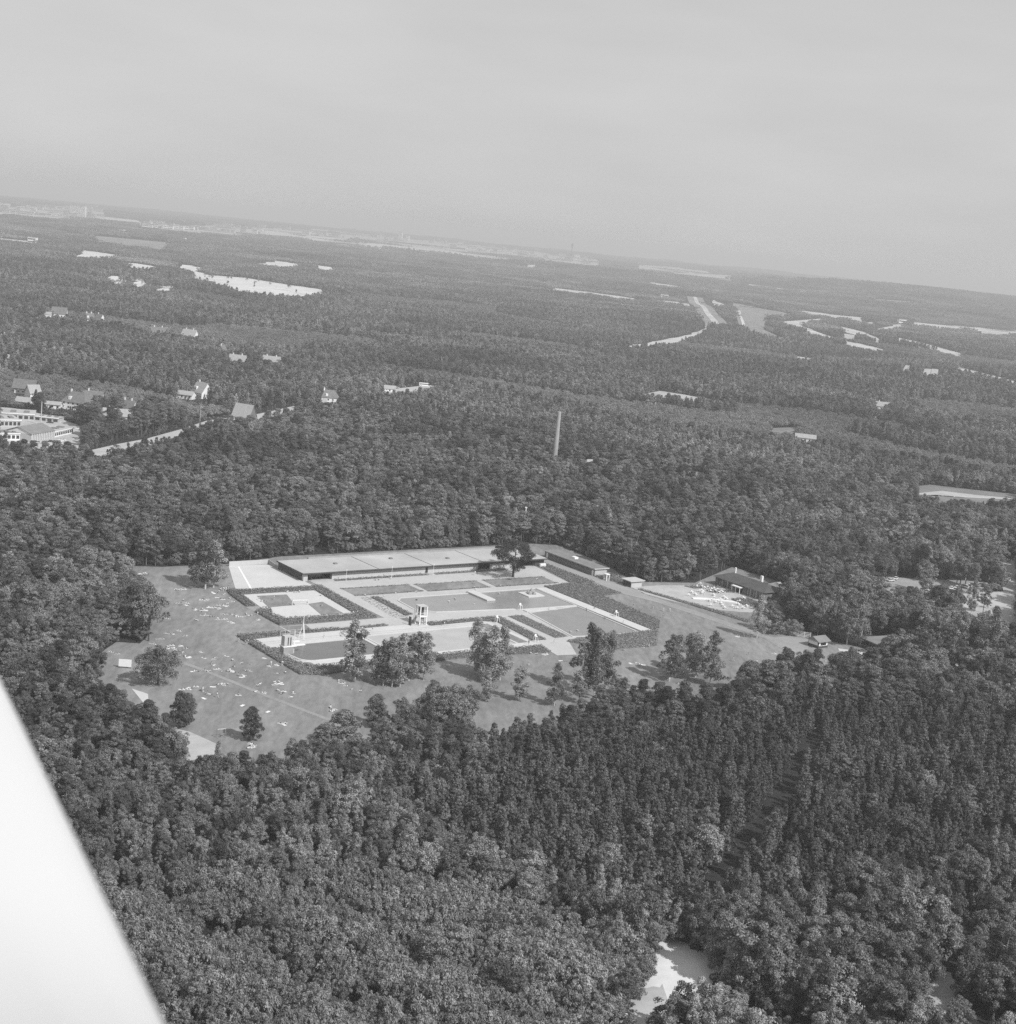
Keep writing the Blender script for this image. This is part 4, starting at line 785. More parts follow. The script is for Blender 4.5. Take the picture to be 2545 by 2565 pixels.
def car(p, rz, tone, lab, group, z=.1):
    e = empty('parked_car', (p[0], p[1], hz(*p)+z), rz, lab, 'car', group); k = tone % len(CARM)
    key = ('cb', k)
    for nm, src in (('body', CB), ('roof', CRF)):
        if (nm, k) not in CARC: c = src.copy(); c.materials.append(CARM[k]); CARC[nm, k] = c
        obj(nm, CARC[nm, k], None, e)
    obj('windows', CG, None, e)
    for dx in (-1.3, 1.3):
        for dy in (-.72, .72): obj('wheel', CWH, None, e, (dx, dy, .31))
    for dx in (-2.12, 2.12): obj('bumper', CBP, None, e, (dx, 0, .5))
CARC = {}; crr = random.Random(5)
for row in range(4):
    for i in range(17):
        if crr.random() < .12: continue
        x = 1618+i*12.2+crr.uniform(-1.5, 1.5); y = 987+i*1.75+row*4.6+crr.uniform(-.6, .6)
        if i > 9 and row == 0: y += 2
        car(at(x, y), crr.uniform(1.1, 1.6), crr.choice((0, 0, 0, 1, 1, 2, 5)), 'car parked in the bright sandy car park in the wood', 'cars in the far car park', .12)
for i, (x, y) in enumerate(((575, 462), (620, 462), (750, 475), (700, 492), (775, 585), (800, 605), (880, 598), (915, 588), (1010, 585), (1045, 570), (1085, 585), (1200, 562), (1290, 568), (1345, 560), (1410, 548), (1440, 555), (1470, 545), (1545, 538), (1600, 540), (1690, 535), (1660, 535))):
    car(at(*R8(x, y)), crr.uniform(.6, 1.2), crr.choice((0, 1, 1, 2, 4, 0)), 'car parked under the trees beside the bare field', 'cars under the trees', .12)
for i, (x, y) in enumerate(((1800, 488), (1830, 495), (1850, 485))): car(at(*R8(x, y)), .4+i*.3, (0, 2, 0)[i], 'car parked out in the open at the end of the tree-shaded row', 'cars at the open end', .12)
for i, (x, y, a, t, lab) in enumerate(((365, 1425, .1, 2, 'grey car in the works yard in front of the finned hall'), (488, 1415, .2, 5, 'black car in the works yard near the hall corner'), (560, 1415, .1, 0, 'white car in the works yard below the low wing'), (600, 1400, .2, 0, 'white car farther along below the low wing'),
                                      (590, 1455, .1, 1, 'pale car in the open middle of the works yard'), (555, 1225, .0, 0, 'white van-like car behind the works'), (760, 1290, .2, 0, 'white car at the far end of the low wing'), (310, 1205, .1, 5, 'dark car on the rear road of the works'), (480, 1232, .1, 5, 'dark car behind the low wing'))):
    car(at(*Z4(x, y)), a, t, lab, 'cars at the works', .12)
for i, (x, y) in enumerate(((1600, 535), (1640, 528))): car(at(*Z5(x, y)), .3, i, ('pale car' if i == 0 else 'light car')+' parked at the far end of the road', None, .12)
car(at(1566, 2562), .5, 0, 'white car on the sandy path at the bottom edge', None, .12)
vb = at(*Z5(1780, 525)); e = empty('coach', (*vb, .1), .25, 'white coach standing at the far end of the road', 'coach')
MB().bx(-6, 6, -1.2, 1.2, .5, 3.1).build('body', X['white'], e); MB().bx(-5.6, 5.9, -1.23, 1.23, 1.7, 2.5).build('windows', X['glass'], e)
for dx in (-4, 4):
    for dy in (-1.1, 1.1): obj('wheel', CWH, None, e, (dx, dy, .4)).scale = (1.5, 1.5, 1.5)
HOLES += [(vb[0], vb[1]-8, 10)]

# ------------------------------------------------------------------ trees: crowns of many small leaf faces on a trunk with limbs
def diamonds(C, N, L, W, g, up=0.0):
    """a lozenge leaf spray at each centre C facing N"""
    n = len(C); N = N/np.maximum(np.linalg.norm(N, axis=1, keepdims=True), 1e-6)
    T = g.normal(size=(n, 3)); T[:, 2] += up; T -= N*np.sum(T*N, 1, keepdims=True); T /= np.maximum(np.linalg.norm(T, axis=1, keepdims=True), 1e-6)
    B = np.cross(N, T); L = (np.asarray(L)*g.uniform(.7, 1.3, n))[:, None]/2; W = (np.asarray(W)*g.uniform(.7, 1.3, n))[:, None]/2
    V = np.stack([C-T*L, C+B*W-T*L*.1, C+T*L, C-B*W-T*L*.1], 1).reshape(-1, 3)
    return V, np.arange(4*n).reshape(n, 4)
def clump(c, rad, flat, n, g, ctr, out=.6):
    d = g.normal(size=(n, 3)); d += out*((c-ctr)/max(np.linalg.norm(c-ctr), .1)); d[:, 2] += .35
    d /= np.linalg.norm(d, axis=1, keepdims=True); k = g.uniform(.55, 1.08, (n, 1))
    P = c+d*k*np.array([rad, rad, rad*flat]); return P, d+g.normal(size=(n, 3))*.45, k[:, 0]
def crown(kind, seed, lod=0):
    g = np.random.default_rng(seed*13+5); P, N, K, up = [], [], [], 0.0
    cl = []
    if kind in ('broad', 'oak', 'bush'):
        H, R = {'broad': (11.5, 3.7), 'oak': (15.5, 7.2), 'bush': (10.5, 5.6)}[kind]
        z0 = {'broad': .22, 'oak': .2, 'bush': .06}[kind]; nc = {'broad': 52, 'oak': 120, 'bush': 95}[kind]
        ph = g.uniform(0, 6.3, 3)
        for i in range(nc):
            d = g.normal(size=3); d[2] = d[2]*.9+.25; d /= np.linalg.norm(d); a = math.atan2(d[1], d[0])
            lob = 1+.16*math.sin(2*a+ph[0])+.14*math.sin(3*a+ph[1])+.12*math.sin(4*d[2]+ph[2])
            k = g.uniform(.5, .98)*lob
            c = np.array([d[0]*R*k, d[1]*R*k, H*(z0+(1-z0)*.48)+d[2]*H*(1-z0)*.46*k]); cl.append((c, g.uniform(.75, 1.45)*(1.25 if kind != 'broad' else 1), .75))
        ctr = np.array([0, 0, H*.5]); L, W, n = .43, .25, 122
    elif kind == 'pine':
        H, R = 12.5, 3.1; ph = g.uniform(0, 6.3)
        for i in range(58):
            u = g.uniform(0, 1)**.8; z = H*(.40+.58*u); rr = R*(1.0-.78*u**1.6)*g.uniform(.25, 1.0); a = g.uniform(0, 6.283)
            rr *= 1+.22*math.sin(2*a+ph); cl.append((np.array([rr*math.cos(a), rr*math.sin(a), z-.12*rr]), g.uniform(.7, 1.25), .5))
        ctr = np.array([0, 0, H*.62]); L, W, n, up = .54, .195, 96, .5
    elif kind == 'lonepine':
        H, R = 10.0, 3.6; ph = g.uniform(0, 6.3)
        for i in range(95):
            u = g.uniform(0, 1); z = H*(.10+.88*u); prof = math.sin(math.pi*min(1, .22+.78*u)**.9)**.55
            a = g.uniform(0, 6.283); rr = R*prof*g.uniform(.35, 1.0)*(1+.15*math.sin(3*a+ph)); cl.append((np.array([rr*math.cos(a), rr*math.sin(a), z+.1*rr]), g.uniform(.75, 1.25), .6))
        ctr = np.array([0, 0, H*.45]); L, W, n, up = .52, .2, 120, .7
    elif kind == 'birch':
        H, R = 16.5, 2.7; ph = g.uniform(0, 6.3, 2)
        for i in range(72):
            u = g.uniform(0, 1); z = H*(.17+.81*u); prof = (math.sin(math.pi*(.12+.86*u))**.7)*(1.0-.25*u)
            a = g.uniform(0, 6.283); rr = R*prof*g.uniform(.15, 1.12)*(1+.34*math.sin(2*a+ph[0]+5*u)); cl.append((np.array([rr*math.cos(a), rr*math.sin(a), z-.25*rr]), g.uniform(.55, 1.05), 1.15))
        ctr = np.array([0, 0, H*.5]); L, W, n, up = .37, .22, 96, -.4
    elif kind == 'conifer':
        H, R = 9.6, 1.85
        for i in range(46):
            u = g.uniform(0, 1)**.85; z = H*(.12+.86*u); rr = (R*(1-u)**.60+.10)*g.uniform(.55, 1.0); a = g.uniform(0, 6.283)
            cl.append((np.array([rr*math.cos(a), rr*math.sin(a), z-.08*rr]), .34+.45*(1-u), .8))
        ctr = np.array([0, 0, H*.4]); L, W, n, up = .50, .22, 46, .9
    else:                                       # sapling
        H, R = 5.2, 1.45
        for i in range(26):
            u = g.uniform(0, 1); a = g.uniform(0, 6.283); rr = R*math.sqrt(g.uniform(0, 1)); z = H*(.30+.55*u*(1-.35*rr/R)+.1)
            cl.append((np.array([rr*math.cos(a), rr*math.sin(a), z]), g.uniform(.35, .6), 1.3))
        ctr = np.array([0, 0, H*.2]); L, W, n, up = .40, .155, 46, 2.2
    if lod == 1: L, W, n = L*1.65, W*1.8, max(10, n//4)
    if lod == 2: L, W, n = L*2.3, W*2.6, max(5, n//9)
    for c, r, fl in cl:
        p, nn, k = clump(c, r, fl, int(n*(.7+.6*g.random())), g, ctr); P.append(p); N.append(nn); K.append(np.full(len(p), (.9 if g.random() < .09 else 0.0) if kind in ('sapling', 'birch') else 0.0))
    P, N, K = np.vstack(P), np.vstack(N), np.concatenate(K)
    V, F = diamonds(P, N, L, W, g, up); return V, F, g.uniform(0, 1, len(F))+K, H
def trunk(kind, seed):
    g = random.Random(seed*7+1)
    H, r, br = {'broad': (9, .2, 5), 'oak': (11, .42, 8), 'bush': (7.5, .22, 6), 'pine': (11.8, .17, 5), 'lonepine': (9.4, .2, 5), 'birch': (15.6, .17, 7), 'conifer': (9.6, .1, 2), 'sapling': (3.8, .05, 4)}[kind]
    b = MB(); n = 5; pts, dx, dy = [], 0, 0
    for i in range(n+1): pts.append((dx, dy, H*i/n)); dx += g.uniform(-.03, .03)*H*.4; dy += g.uniform(-.03, .03)*H*.4
    pts[0] = (0, 0, -.3); b.tube(pts, [r*(1.15-i/n*.95) for i in range(n+1)], 6)
    for i in range(br):
        k = g.uniform(.35, .85)*n; j = int(k); f = k-j; p = Vector(pts[j]).lerp(Vector(pts[j+1]), f); a = g.uniform(0, 6.28); l = H*g.uniform(.10, .16)
        q = p+Vector((math.cos(a)*l, math.sin(a)*l, l*g.uniform(.2, .8))); b.tube([p, p.lerp(q, .55)+Vector((0, 0, .08*l)), q], [r*.45, r*.3, r*.1], 4)
    return b
LM = {'broad': ('l_broad', 'bark'), 'oak': ('l_oak', 'bark'), 'bush': ('l_broad', 'bark'), 'pine': ('l_pine', 'pinebark'), 'lonepine': ('l_pine', 'pinebark'), 'birch': ('l_birch', 'birchbark'), 'conifer': ('l_con', 'pinebark'), 'sapling': ('l_sap', 'bark')}
NV = {'broad': 5, 'oak': 1, 'bush': 1, 'pine': 5, 'lonepine': 2, 'birch': 4, 'conifer': 5, 'sapling': 4}
CR, TR, HT, WOOD, WOOD1 = {}, {}, {}, {}, {}
for kd, nv in NV.items():
    for v in range(nv):
        Vv, F, t, H = crown(kd, v+1); HT[kd] = H
        CR[kd, v] = mesh_np('crown', Vv, F, [X[LM[kd][0]]], None, t)
        tb = trunk(kd, v+1); me = tb.mesh('trunk'); me.materials.append(X[LM[kd][1]]); TR[kd, v] = me
def source_col(name, items):
    c = bpy.data.collections.new(name)
    for i, me in enumerate(items): o = bpy.data.objects.new('%s_%02d' % (name, i), me); c.objects.link(o)
    return c
def whole(kd, v, lod):
    """crown and trunk joined, for woods too many to count"""
    Vv, F, t, H = crown(kd, v+1, lod); b = trunk(kd, v+1) if lod == 0 else MB().tube([(0, 0, -.5), (0, 0, H*.8)], [.2, .06], 4)
    quads = [f if len(f) == 4 else None for f in b.f]; quads = np.array([q for q in quads if q]); tv = np.array(b.v)
    VV = np.vstack([Vv, tv]); FF = np.vstack([F, quads+len(Vv)])
    return mesh_np('tree', VV, FF, [X[LM[kd][0]], X[LM[kd][1]]], [0]*len(F)+[1]*len(quads), np.concatenate([t, np.full(len(quads), .5)]))
def wood_patch(seed, size=36.0, n=34, sc=1.0):
    """a far piece of wood: crowns seen from kilometres away"""
    g = np.random.default_rng(seed+900); P, N = [], []
    for i in range(n):
        x, y = g.uniform(-size/2, size/2, 2); h = g.uniform(8, 13)*sc; r = g.uniform(1.8, 3.2)*sc; m = 26
        d = g.normal(size=(m, 3)); d[:, 2] = np.abs(d[:, 2])*1.1-.2; d /= np.linalg.norm(d, axis=1, keepdims=True)
        P.append(np.array([x, y, h-r*1.3])+d*np.array([r, r, r*1.5])*g.uniform(.7, 1.05, (m, 1))); N.append(d+g.normal(size=(m, 3))*.35)
    V, F = diamonds(np.vstack(P), np.vstack(N), 2.1*sc, 1.5*sc, g); return mesh_np('wood_patch', V, F, [X['l_far']], None, g.uniform(0, 1, len(F)))
SRC = {}
for kd in ('broad', 'pine', 'birch', 'conifer', 'sapling'):
    SRC[kd, 0] = source_col('near_'+kd, [whole(kd, v, 0) for v in range(NV[kd])])
for kd in ('broad', 'pine', 'birch'):
    SRC[kd, 1] = source_col('mid_'+kd, [whole(kd, v, 1) for v in range(NV[kd])])
    SRC[kd, 2] = source_col('far_'+kd, [whole(kd, v, 2) for v in range(NV[kd])])
NV['young'] = 3
for ld in (1, 2):
    ms = [whole('broad', v, ld) for v in range(3)]
    for me in ms: me.materials[0] = X['l_young']
    SRC['young', ld] = source_col('young_%d' % ld, ms)
SRC['patch', 0] = source_col('patch', [wood_patch(i) for i in range(6)])
pm = [wood_patch(40+i, 36.0, 40, .72) for i in range(4)]
for me in pm: me.materials[0] = X['l_far2']
SRC['palepatch', 0] = source_col('palepatch', pm)
SRC['bigpatch', 0] = source_col('bigpatch', [wood_patch(20+i, 150.0, 90, 1.6) for i in range(4)])

def scatter(name, P, rot, scl, idx, coll, label, cat):
    me = bpy.data.meshes.new(name); me.vertices.add(len(P)); me.vertices.foreach_set('co', np.asarray(P, np.float32).ravel())
    for nm, ty, dat in (('rot', 'FLOAT', rot), ('scl', 'FLOAT_VECTOR', scl), ('idx', 'INT', idx)):
        a = me.attributes.new(nm, ty, 'POINT')
        a.data.foreach_set('vector' if ty == 'FLOAT_VECTOR' else 'value', np.asarray(dat, np.int32 if ty == 'INT' else np.float32).ravel())
    o = bpy.data.objects.new(name, me); COL.objects.link(o); tag(o, label, cat, None, 'stuff')
    ng = bpy.data.node_groups.new('scatter_'+name, 'GeometryNodeTree')
    ng.interface.new_socket('Geometry', in_out='INPUT', socket_type='NodeSocketGeometry'); ng.interface.new_socket('Geometry', in_out='OUTPUT', socket_type='NodeSocketGeometry')
    n, l = ng.nodes, ng.links; gi, go = n.new('NodeGroupInput'), n.new('NodeGroupOutput')
    ci = n.new('GeometryNodeCollectionInfo'); ci.inputs['Collection'].default_value = coll; ci.inputs['Separate Children'].default_value = True; ci.inputs['Reset Children'].default_value = True
    ip = n.new('GeometryNodeInstanceOnPoints'); ip.inputs['Pick Instance'].default_value = True
    def na(nm, ty): q = n.new('GeometryNodeInputNamedAttribute'); q.data_type = ty; q.inputs['Name'].default_value = nm; return q.outputs['Attribute']
    cx = n.new('ShaderNodeCombineXYZ'); l.new(na('rot', 'FLOAT'), cx.inputs['Z'])
    l.new(gi.outputs[0], ip.inputs['Points']); l.new(ci.outputs[0], ip.inputs['Instance']); l.new(na('idx', 'INT'), ip.inputs['Instance Index'])
    l.new(cx.outputs[0], ip.inputs['Rotation']); l.new(na('scl', 'FLOAT_VECTOR'), ip.inputs['Scale']); l.new(ip.outputs[0], go.inputs[0])
    md = o.modifiers.new('scatter', 'NODES'); md.node_group = ng; return o

def one_tree(kd, v, loc, rz, sc, label, group=None, cat='tree', name=None, lean=(0, 0)):
    nm = name or {'broad': 'broadleaf_tree', 'oak': 'oak_tree', 'bush': 'round_tree', 'pine': 'pine_tree', 'lonepine': 'pine_tree', 'birch': 'birch_tree', 'conifer': 'conifer_tree', 'sapling': 'sapling'}[kd]
    r = empty(nm, loc, rz, label, cat, group); r.scale = sc; r.rotation_euler = (lean[0], lean[1], rz)
    c = bpy.data.objects.new('crown', CR[kd, v]); t = bpy.data.objects.new('trunk', TR[kd, v])
    for q in (c, t): COL.objects.link(q); q.parent = r
    return r

# ---- the wood, stand by stand
def grid(r0, r1, step, jit=.42):
    xs = np.arange(-.43*r1-60, .43*r1+60, step); ys = np.arange(max(200, r0*.85), r1+step, step)
    Gx, Gy = np.meshgrid(xs, ys); Gx = Gx+(np.arange(Gx.shape[0]) % 2)[:, None]*step/2
    x = (Gx+rng.uniform(-jit, jit, Gx.shape)*step).ravel(); y = (Gy+rng.uniform(-jit, jit, Gy.shape)*step).ravel(); r = np.hypot(x, y)
    k = (r >= r0) & (r < r1) & (np.abs(x) < .41*y+35); return x[k], y[k]
def free(x, y, pad=True):
    k = np.ones(len(x), bool)
    for p in EXC:
        q = np.array(p); b0, b1 = q.min(0), q.max(0); m = (x > b0[0]) & (x < b1[0]) & (y > b0[1]) & (y < b1[1])
        if m.any(): idx = np.where(m)[0]; k[idx[inside(p, x[idx], y[idx])]] = False
    for p, pr in SOFT:
        q = np.array(p); b0, b1 = q.min(0), q.max(0); m = (x > b0[0]) & (x < b1[0]) & (y > b0[1]) & (y < b1[1])
        if m.any(): idx = np.where(m)[0]; ii = idx[inside(p, x[idx], y[idx])]; k[ii] = rng.uniform(size=len(ii)) < pr
    for hx, hy, hr in HOLES: k &= (x-hx)**2+(y-hy)**2 > hr*hr
    return k
def lowz(x, y):
    k = np.zeros(len(x), bool)
    for hx, hy, hr in LOW: k |= (x-hx)**2+(y-hy)**2 < hr*hr
    return k
def vnoise(x, y, s, seed):
    return .5+.5*(np.sin(x/s+seed)*np.cos(y/s*1.1-seed*.7)*.6+np.sin((x*.6+y*.8)/s*1.9+seed*2.1)*.4)
P_CON = [at(x, y, 8) for x, y in ((1040, 1930), (1150, 1880), (1320, 1830), (1560, 1800), (1800, 1790), (2010, 1720), (2180, 1740), (2600, 1760), (2600, 2130), (2400, 2150), (2230, 2170), (2080, 2260), (1900, 2250), (1760, 2270), (1650, 2210), (1480, 2150), (1330, 2140), (1180, 2110), (1080, 2030))]
P_SAP = [at(x, y, 3.5) for x, y in ((150, 2260), (420, 2190), (640, 2150), (780, 2170), (960, 2200), (1150, 2170), (1400, 2260), (1620, 2330), (1640, 2390), (1600, 2460), (1560, 2520), (1480, 2640), (0, 2660), (-50, 2300))]
def blur_in(P, x, y, a, s):
    return inside(P, x+a*(vnoise(x, y, s, 2.2)-.5)*2+rng.normal(size=len(x))*a*.25, y+a*(vnoise(x, y, s, 6.1)-.5)*2+rng.normal(size=len(x))*a*.25)
ALLT = {k: [] for k in ('broad', 'pine', 'birch', 'conifer', 'sapling')}
x, y = grid(215, 560, 2.95, .5); k = blur_in(P_CON, x, y, 9, 11) & free(x, y) & (rng.uniform(size=len(x)) < np.clip(3.2*vnoise(x, y, 6, 1.3)+.25, 0, 1)); ALLT['conifer'].append((x[k], y[k], rng.uniform(.6, 1.16, k.sum())*(.85+.25*vnoise(x[k], y[k], 14, 2.9))))
x, y = grid(205, 420, 1.75, .45); k = blur_in(P_SAP, x, y, 6, 9) & free(x, y) & (rng.uniform(size=len(x)) < .95*np.clip(2.6*vnoise(x, y, 4.2, 3.3)+.12, 0, 1))
ALLT['sapling'].append((x[k], y[k], rng.uniform(.6, 1.3, k.sum())*(.65+.7*vnoise(x[k], y[k], 7, 2))))
def mixed(x, y):
    """which kind stands where"""
    u = rng.uniform(size=len(x)); px, py, _ = pix(np.stack([x, y, np.full(len(x), 8.0)], 1)); r = np.hypot(x, y)
    pp = np.where(vnoise(x, y, 70, 1.3) > .52, .62, .22); pb = np.full(len(x), .10)
    behind = (py < 1430) & (r < 1000); pp = np.where(behind, .58+.2*(vnoise(x, y, 60, 4) > .6), pp)
    right = (px > 1900) & (py > 1150) & (py < 1640); pp = np.where(right, .16, pp); pb = np.where(right, .16, pb)
    low = (py > 2120) & (px > 1350); pp = np.where(low, .20, pp); pb = np.where(low, .42, pb)
    lft = (px < 560) & (py > 1600); pp = np.where(lft, .40*(vnoise(x, y, 40, 2) > .45)+.08, pp); pb = np.where(lft, .12, pb)
    strip_ = (px < 1300) & (py > 1850) & (py < 2260); pp = np.where(strip_, .15, pp); pb = np.where(strip_, .38, pb)
    return np.where(u < pp, 0, np.where(u < pp+pb, 1, 2))
x0_, y0_ = grid(430, 1000, 4.4, .5); x1_, y1_ = grid(205, 430, 3.3, .5); x, y = np.concatenate([x0_, x1_]), np.concatenate([y0_, y1_]); k = free(x, y) & (~blur_in(P_CON, x, y, 9, 11) | (rng.uniform(size=len(x)) < .09)) & (~blur_in(P_SAP, x, y, 6, 9) | (rng.uniform(size=len(x)) < .07)) & (vnoise(x, y, 8.5, 7.7) > .10); x, y = x[k], y[k]; mk = mixed(x, y)
for i, kd in enumerate(('pine', 'birch', 'broad')):
    m = mk == i; s = rng.uniform(.62, 1.2, m.sum()) if kd != 'birch' else rng.uniform(.55, .86, m.sum())
    r_ = np.hypot(x[m], y[m]); near_ = np.clip((520-r_)/120, 0, 1); pxx, pyy, _ = pix(np.stack([x[m], y[m], np.full(m.sum(), 6.0)], 1)); near_ = near_*np.clip((1950-pxx)/500, .35, 1)
    ALLT[kd].append((x[m], y[m], s*(.70+.30*vnoise(x[m], y[m], 55, 3)+.36*vnoise(x[m], y[m], 13, 4.4))*(1-.36*near_)))
WLAB = {'broad': ('broadleaf_wood', 'mass of rounded broadleaf crowns filling the wood around the pool'), 'pine': ('pine_wood', 'mass of dark layered pines in the wood around the pool'),
        'birch': ('birch_wood', 'pale feathery birches scattered through the wood around the pool'), 'conifer': ('conifer_plantation', 'close-set pointed conifers of the dark plantation below the lawn'),
        'sapling': ('sapling_thicket', 'thick bright sapling scrub in the lower corner beside the wing')}
TLAB = {'broad': ('rounded broadleaf tree in the near wood', 'broadleaf trees of the near wood'), 'pine': ('dark layered pine in the near wood', 'pines of the near wood'),
        'birch': ('pale feathery birch in the near wood', 'birches of the near wood'), 'conifer': ('slender pointed conifer in the dark plantation', 'conifers of the plantation'),
        'sapling': ('bushy upright sapling in the pale thicket', 'saplings of the thicket')}
def in_view(x, y, z):
    px, py, d = pix(np.stack([x, y, z], 1)); wing = px < 20+(py-1660)*.49
    return (px > 15) & (px < PW-15) & (py < PH-10) & ~wing
for kd, lst in ALLT.items():
    x, y, s = (np.concatenate([q[i] for q in lst]) for i in range(3)); n = len(x)
    rot = rng.uniform(0, 6.283, n); idx = rng.integers(0, NV[kd], n); sx = s*rng.uniform(.88, 1.15, n); scl = np.stack([sx, sx, s], 1)
    s0 = np.where(lowz(x, y), .3, 1.0); scl = scl*s0[:, None]
    vis = in_view(x, y, HT[kd]*.7*s); order = np.argsort(np.where(vis, np.hypot(x, y), 1e9))[:300]
    keep = np.ones(n, bool); keep[order] = False
    zx, zy, _ = pix(np.stack([x, y, HT[kd]*.7*s], 1))
    for i in order:
        col_ = 'beside the wing' if zx[i] < 650 else 'below the pool birches' if zx[i] < 1250 else 'below the sunny lawn' if zx[i] < 1900 else 'towards the outer picture edge'
        row_ = 'high up' if zy[i] < 1900 else 'midway down' if zy[i] < 2230 else 'low down'
        one_tree(kd, int(idx[i]), (x[i], y[i], 0), rot[i], tuple(scl[i]), '%s %s, %s' % (TLAB[kd][0], row_, col_), TLAB[kd][1])
    nm, lab = WLAB[kd]; scatter(nm, np.stack([x, y, np.zeros(n)], 1)[keep], rot[keep], scl[keep], idx[keep], SRC[kd, 0], lab, 'wood')
def far_wood(r0, r1, step, lod, smin, smax, tagn, lab):
    x, y = grid(r0, r1, step, .46); k = free(x, y); x, y = x[k], y[k]; nz = vnoise(x, y, 120, 1.1)*.6+vnoise(x, y, 45, 2.7)*.4; yg = (vnoise(x, y, 150, 9.3)*.65+vnoise(x+y*.3, y, 60, 5.1)*.35) > .60
    u = rng.uniform(size=len(x)); kk = np.where(u < np.where(nz > .5, .7, .3), 0, np.where(u < .8, 1, 2)); kk = np.where(yg, 3, kk)
    for i, kd in enumerate(('pine', 'broad', 'birch', 'young')):
        m = kk == i; n = int(m.sum()); s = rng.uniform(smin, smax, n)*(.85+.35*vnoise(x[m], y[m], 90, 5))*{'birch': .75, 'young': .52}.get(kd, 1)
        scatter('%s_%s' % (tagn, {'pine': 'pines', 'broad': 'broadleaf_trees', 'birch': 'birches', 'young': 'young_trees'}[kd]), np.stack([x[m], y[m], hgt(x[m], y[m])-.2], 1), rng.uniform(0, 6.283, n),
                np.stack([s*.98*(1.5 if kd == 'young' else 1), s*.98*(1.5 if kd == 'young' else 1), s], 1)*np.where(lowz(x[m], y[m]), .3, 1.0)[:, None], rng.integers(0, NV[kd], n), SRC[kd, lod], lab % {'pine': 'pines', 'broad': 'broadleaf trees', 'birch': 'birches', 'young': 'pale young trees'}[kd], 'wood')
far_wood(1000, 1750, 4.5, 1, .62, 1.08, 'middle_distance', 'unbroken canopy of %s stretching beyond the chimney')
far_wood(1750, 3000, 6.0, 2, .62, 1.05, 'distant', 'hazy canopy of %s reaching towards the sand dunes')
def patches(r0, r1, step, kind, name, lab, nv, smin=.85, smax=1.2):
    x, y = grid(r0, r1, step, .3); hm_ = step*.45; k = free(x, y)
    for ax, ay in ((-1, -1), (1, -1), (-1, 1), (1, 1), (0, -1.0)): k &= free(x+ax*hm_, y+ay*hm_)
    x, y = x[k], y[k]
    if kind == 'patch':
        yg = (vnoise(x, y, 210, 9.3)*.6+vnoise(x+y*.4, y, 80, 5.1)*.4) > .60; xa, ya = x[yg], y[yg]; x, y = x[~yg], y[~yg]; n = len(xa); s = rng.uniform(.7, 1.1, n)
        scatter('pale_woodland', np.stack([xa, ya, hgt(xa, ya)-.5], 1), rng.uniform(0, 6.283, n), np.stack([np.ones(n), np.ones(n), s], 1), rng.integers(0, 4, n), SRC['palepatch', 0], 'paler young plantations between the darker far woods', 'wood')
    n = len(x)
    s = rng.uniform(smin, smax, n)*(.6+.55*vnoise(x, y, 300, 6)); a = rng.uniform(.9, 1.15, n)
    scatter(name, np.stack([x, y, hgt(x, y)-.5], 1), rng.uniform(0, 6.283, n), np.stack([a, a, s], 1), rng.integers(0, nv, n), SRC[kind, 0], lab, 'wood')
patches(3000, 6500, 29, 'patch', 'far_woodland', 'pale hazy woodland between the dunes and the town', 6)
patches(6500, 15500, 125, 'bigpatch', 'horizon_woodland', 'woodland fading into the haze along the horizon', 4)

# ------------------------------------------------------------------ trees standing on the lawns
def lawn_tree(kd, v, base, top, lab, wid=None, z=0.0, group=None, lean=(0, 0), tall=None):
    p = at(*base); d = math.hypot(math.hypot(*p), ALT); h = tall or (base[1]-top)/FPX*d/math.cos(math.radians(13)); s = h/HT[kd]
    w = s if wid is None else wid/FPX*d/{'birch': 6.4, 'oak': 15.5, 'bush': 12.5, 'lonepine': 8.2, 'broad': 8.6, 'pine': 7.4}[kd]
    LT.append(p); return one_tree(kd, v, (*p, 0), random.uniform(0, 6.28), (w, w, s), lab, group, lean=lean)
LT = []
lawn_tree('oak', 0, (1285, 1446), 1345, 'big dark spreading oak in front of the long building', 118)
lawn_tree('bush', 0, (396, 1716), 1616, 'wide round tree standing on the side lawn by the white board', 108)
lawn_tree('lonepine', 0, (449, 1822), 1735, 'dark pine with a broad double crown at the edge of the side lawn', 56)
lawn_tree('lonepine', 1, (466, 1818), 1740, 'dark pine pressed against the broad double-crowned pine', 50)
lawn_tree('lonepine', 1, (627, 1855), 1774, 'small lone dark pine in the open lawn with its shadow beside it', 56)
lawn_tree('lonepine', 0, (858, 1874), 1782, 'bushy dark pine at the lawn edge where the worn path ends', 92)
lawn_tree('lonepine', 1, (815, 1880), 1812, 'lower bushy pine beside the end of the worn path', 70)
lawn_tree('lonepine', 1, (940, 1822), 1742, 'dark conical pine in front of the row of birches', 62)
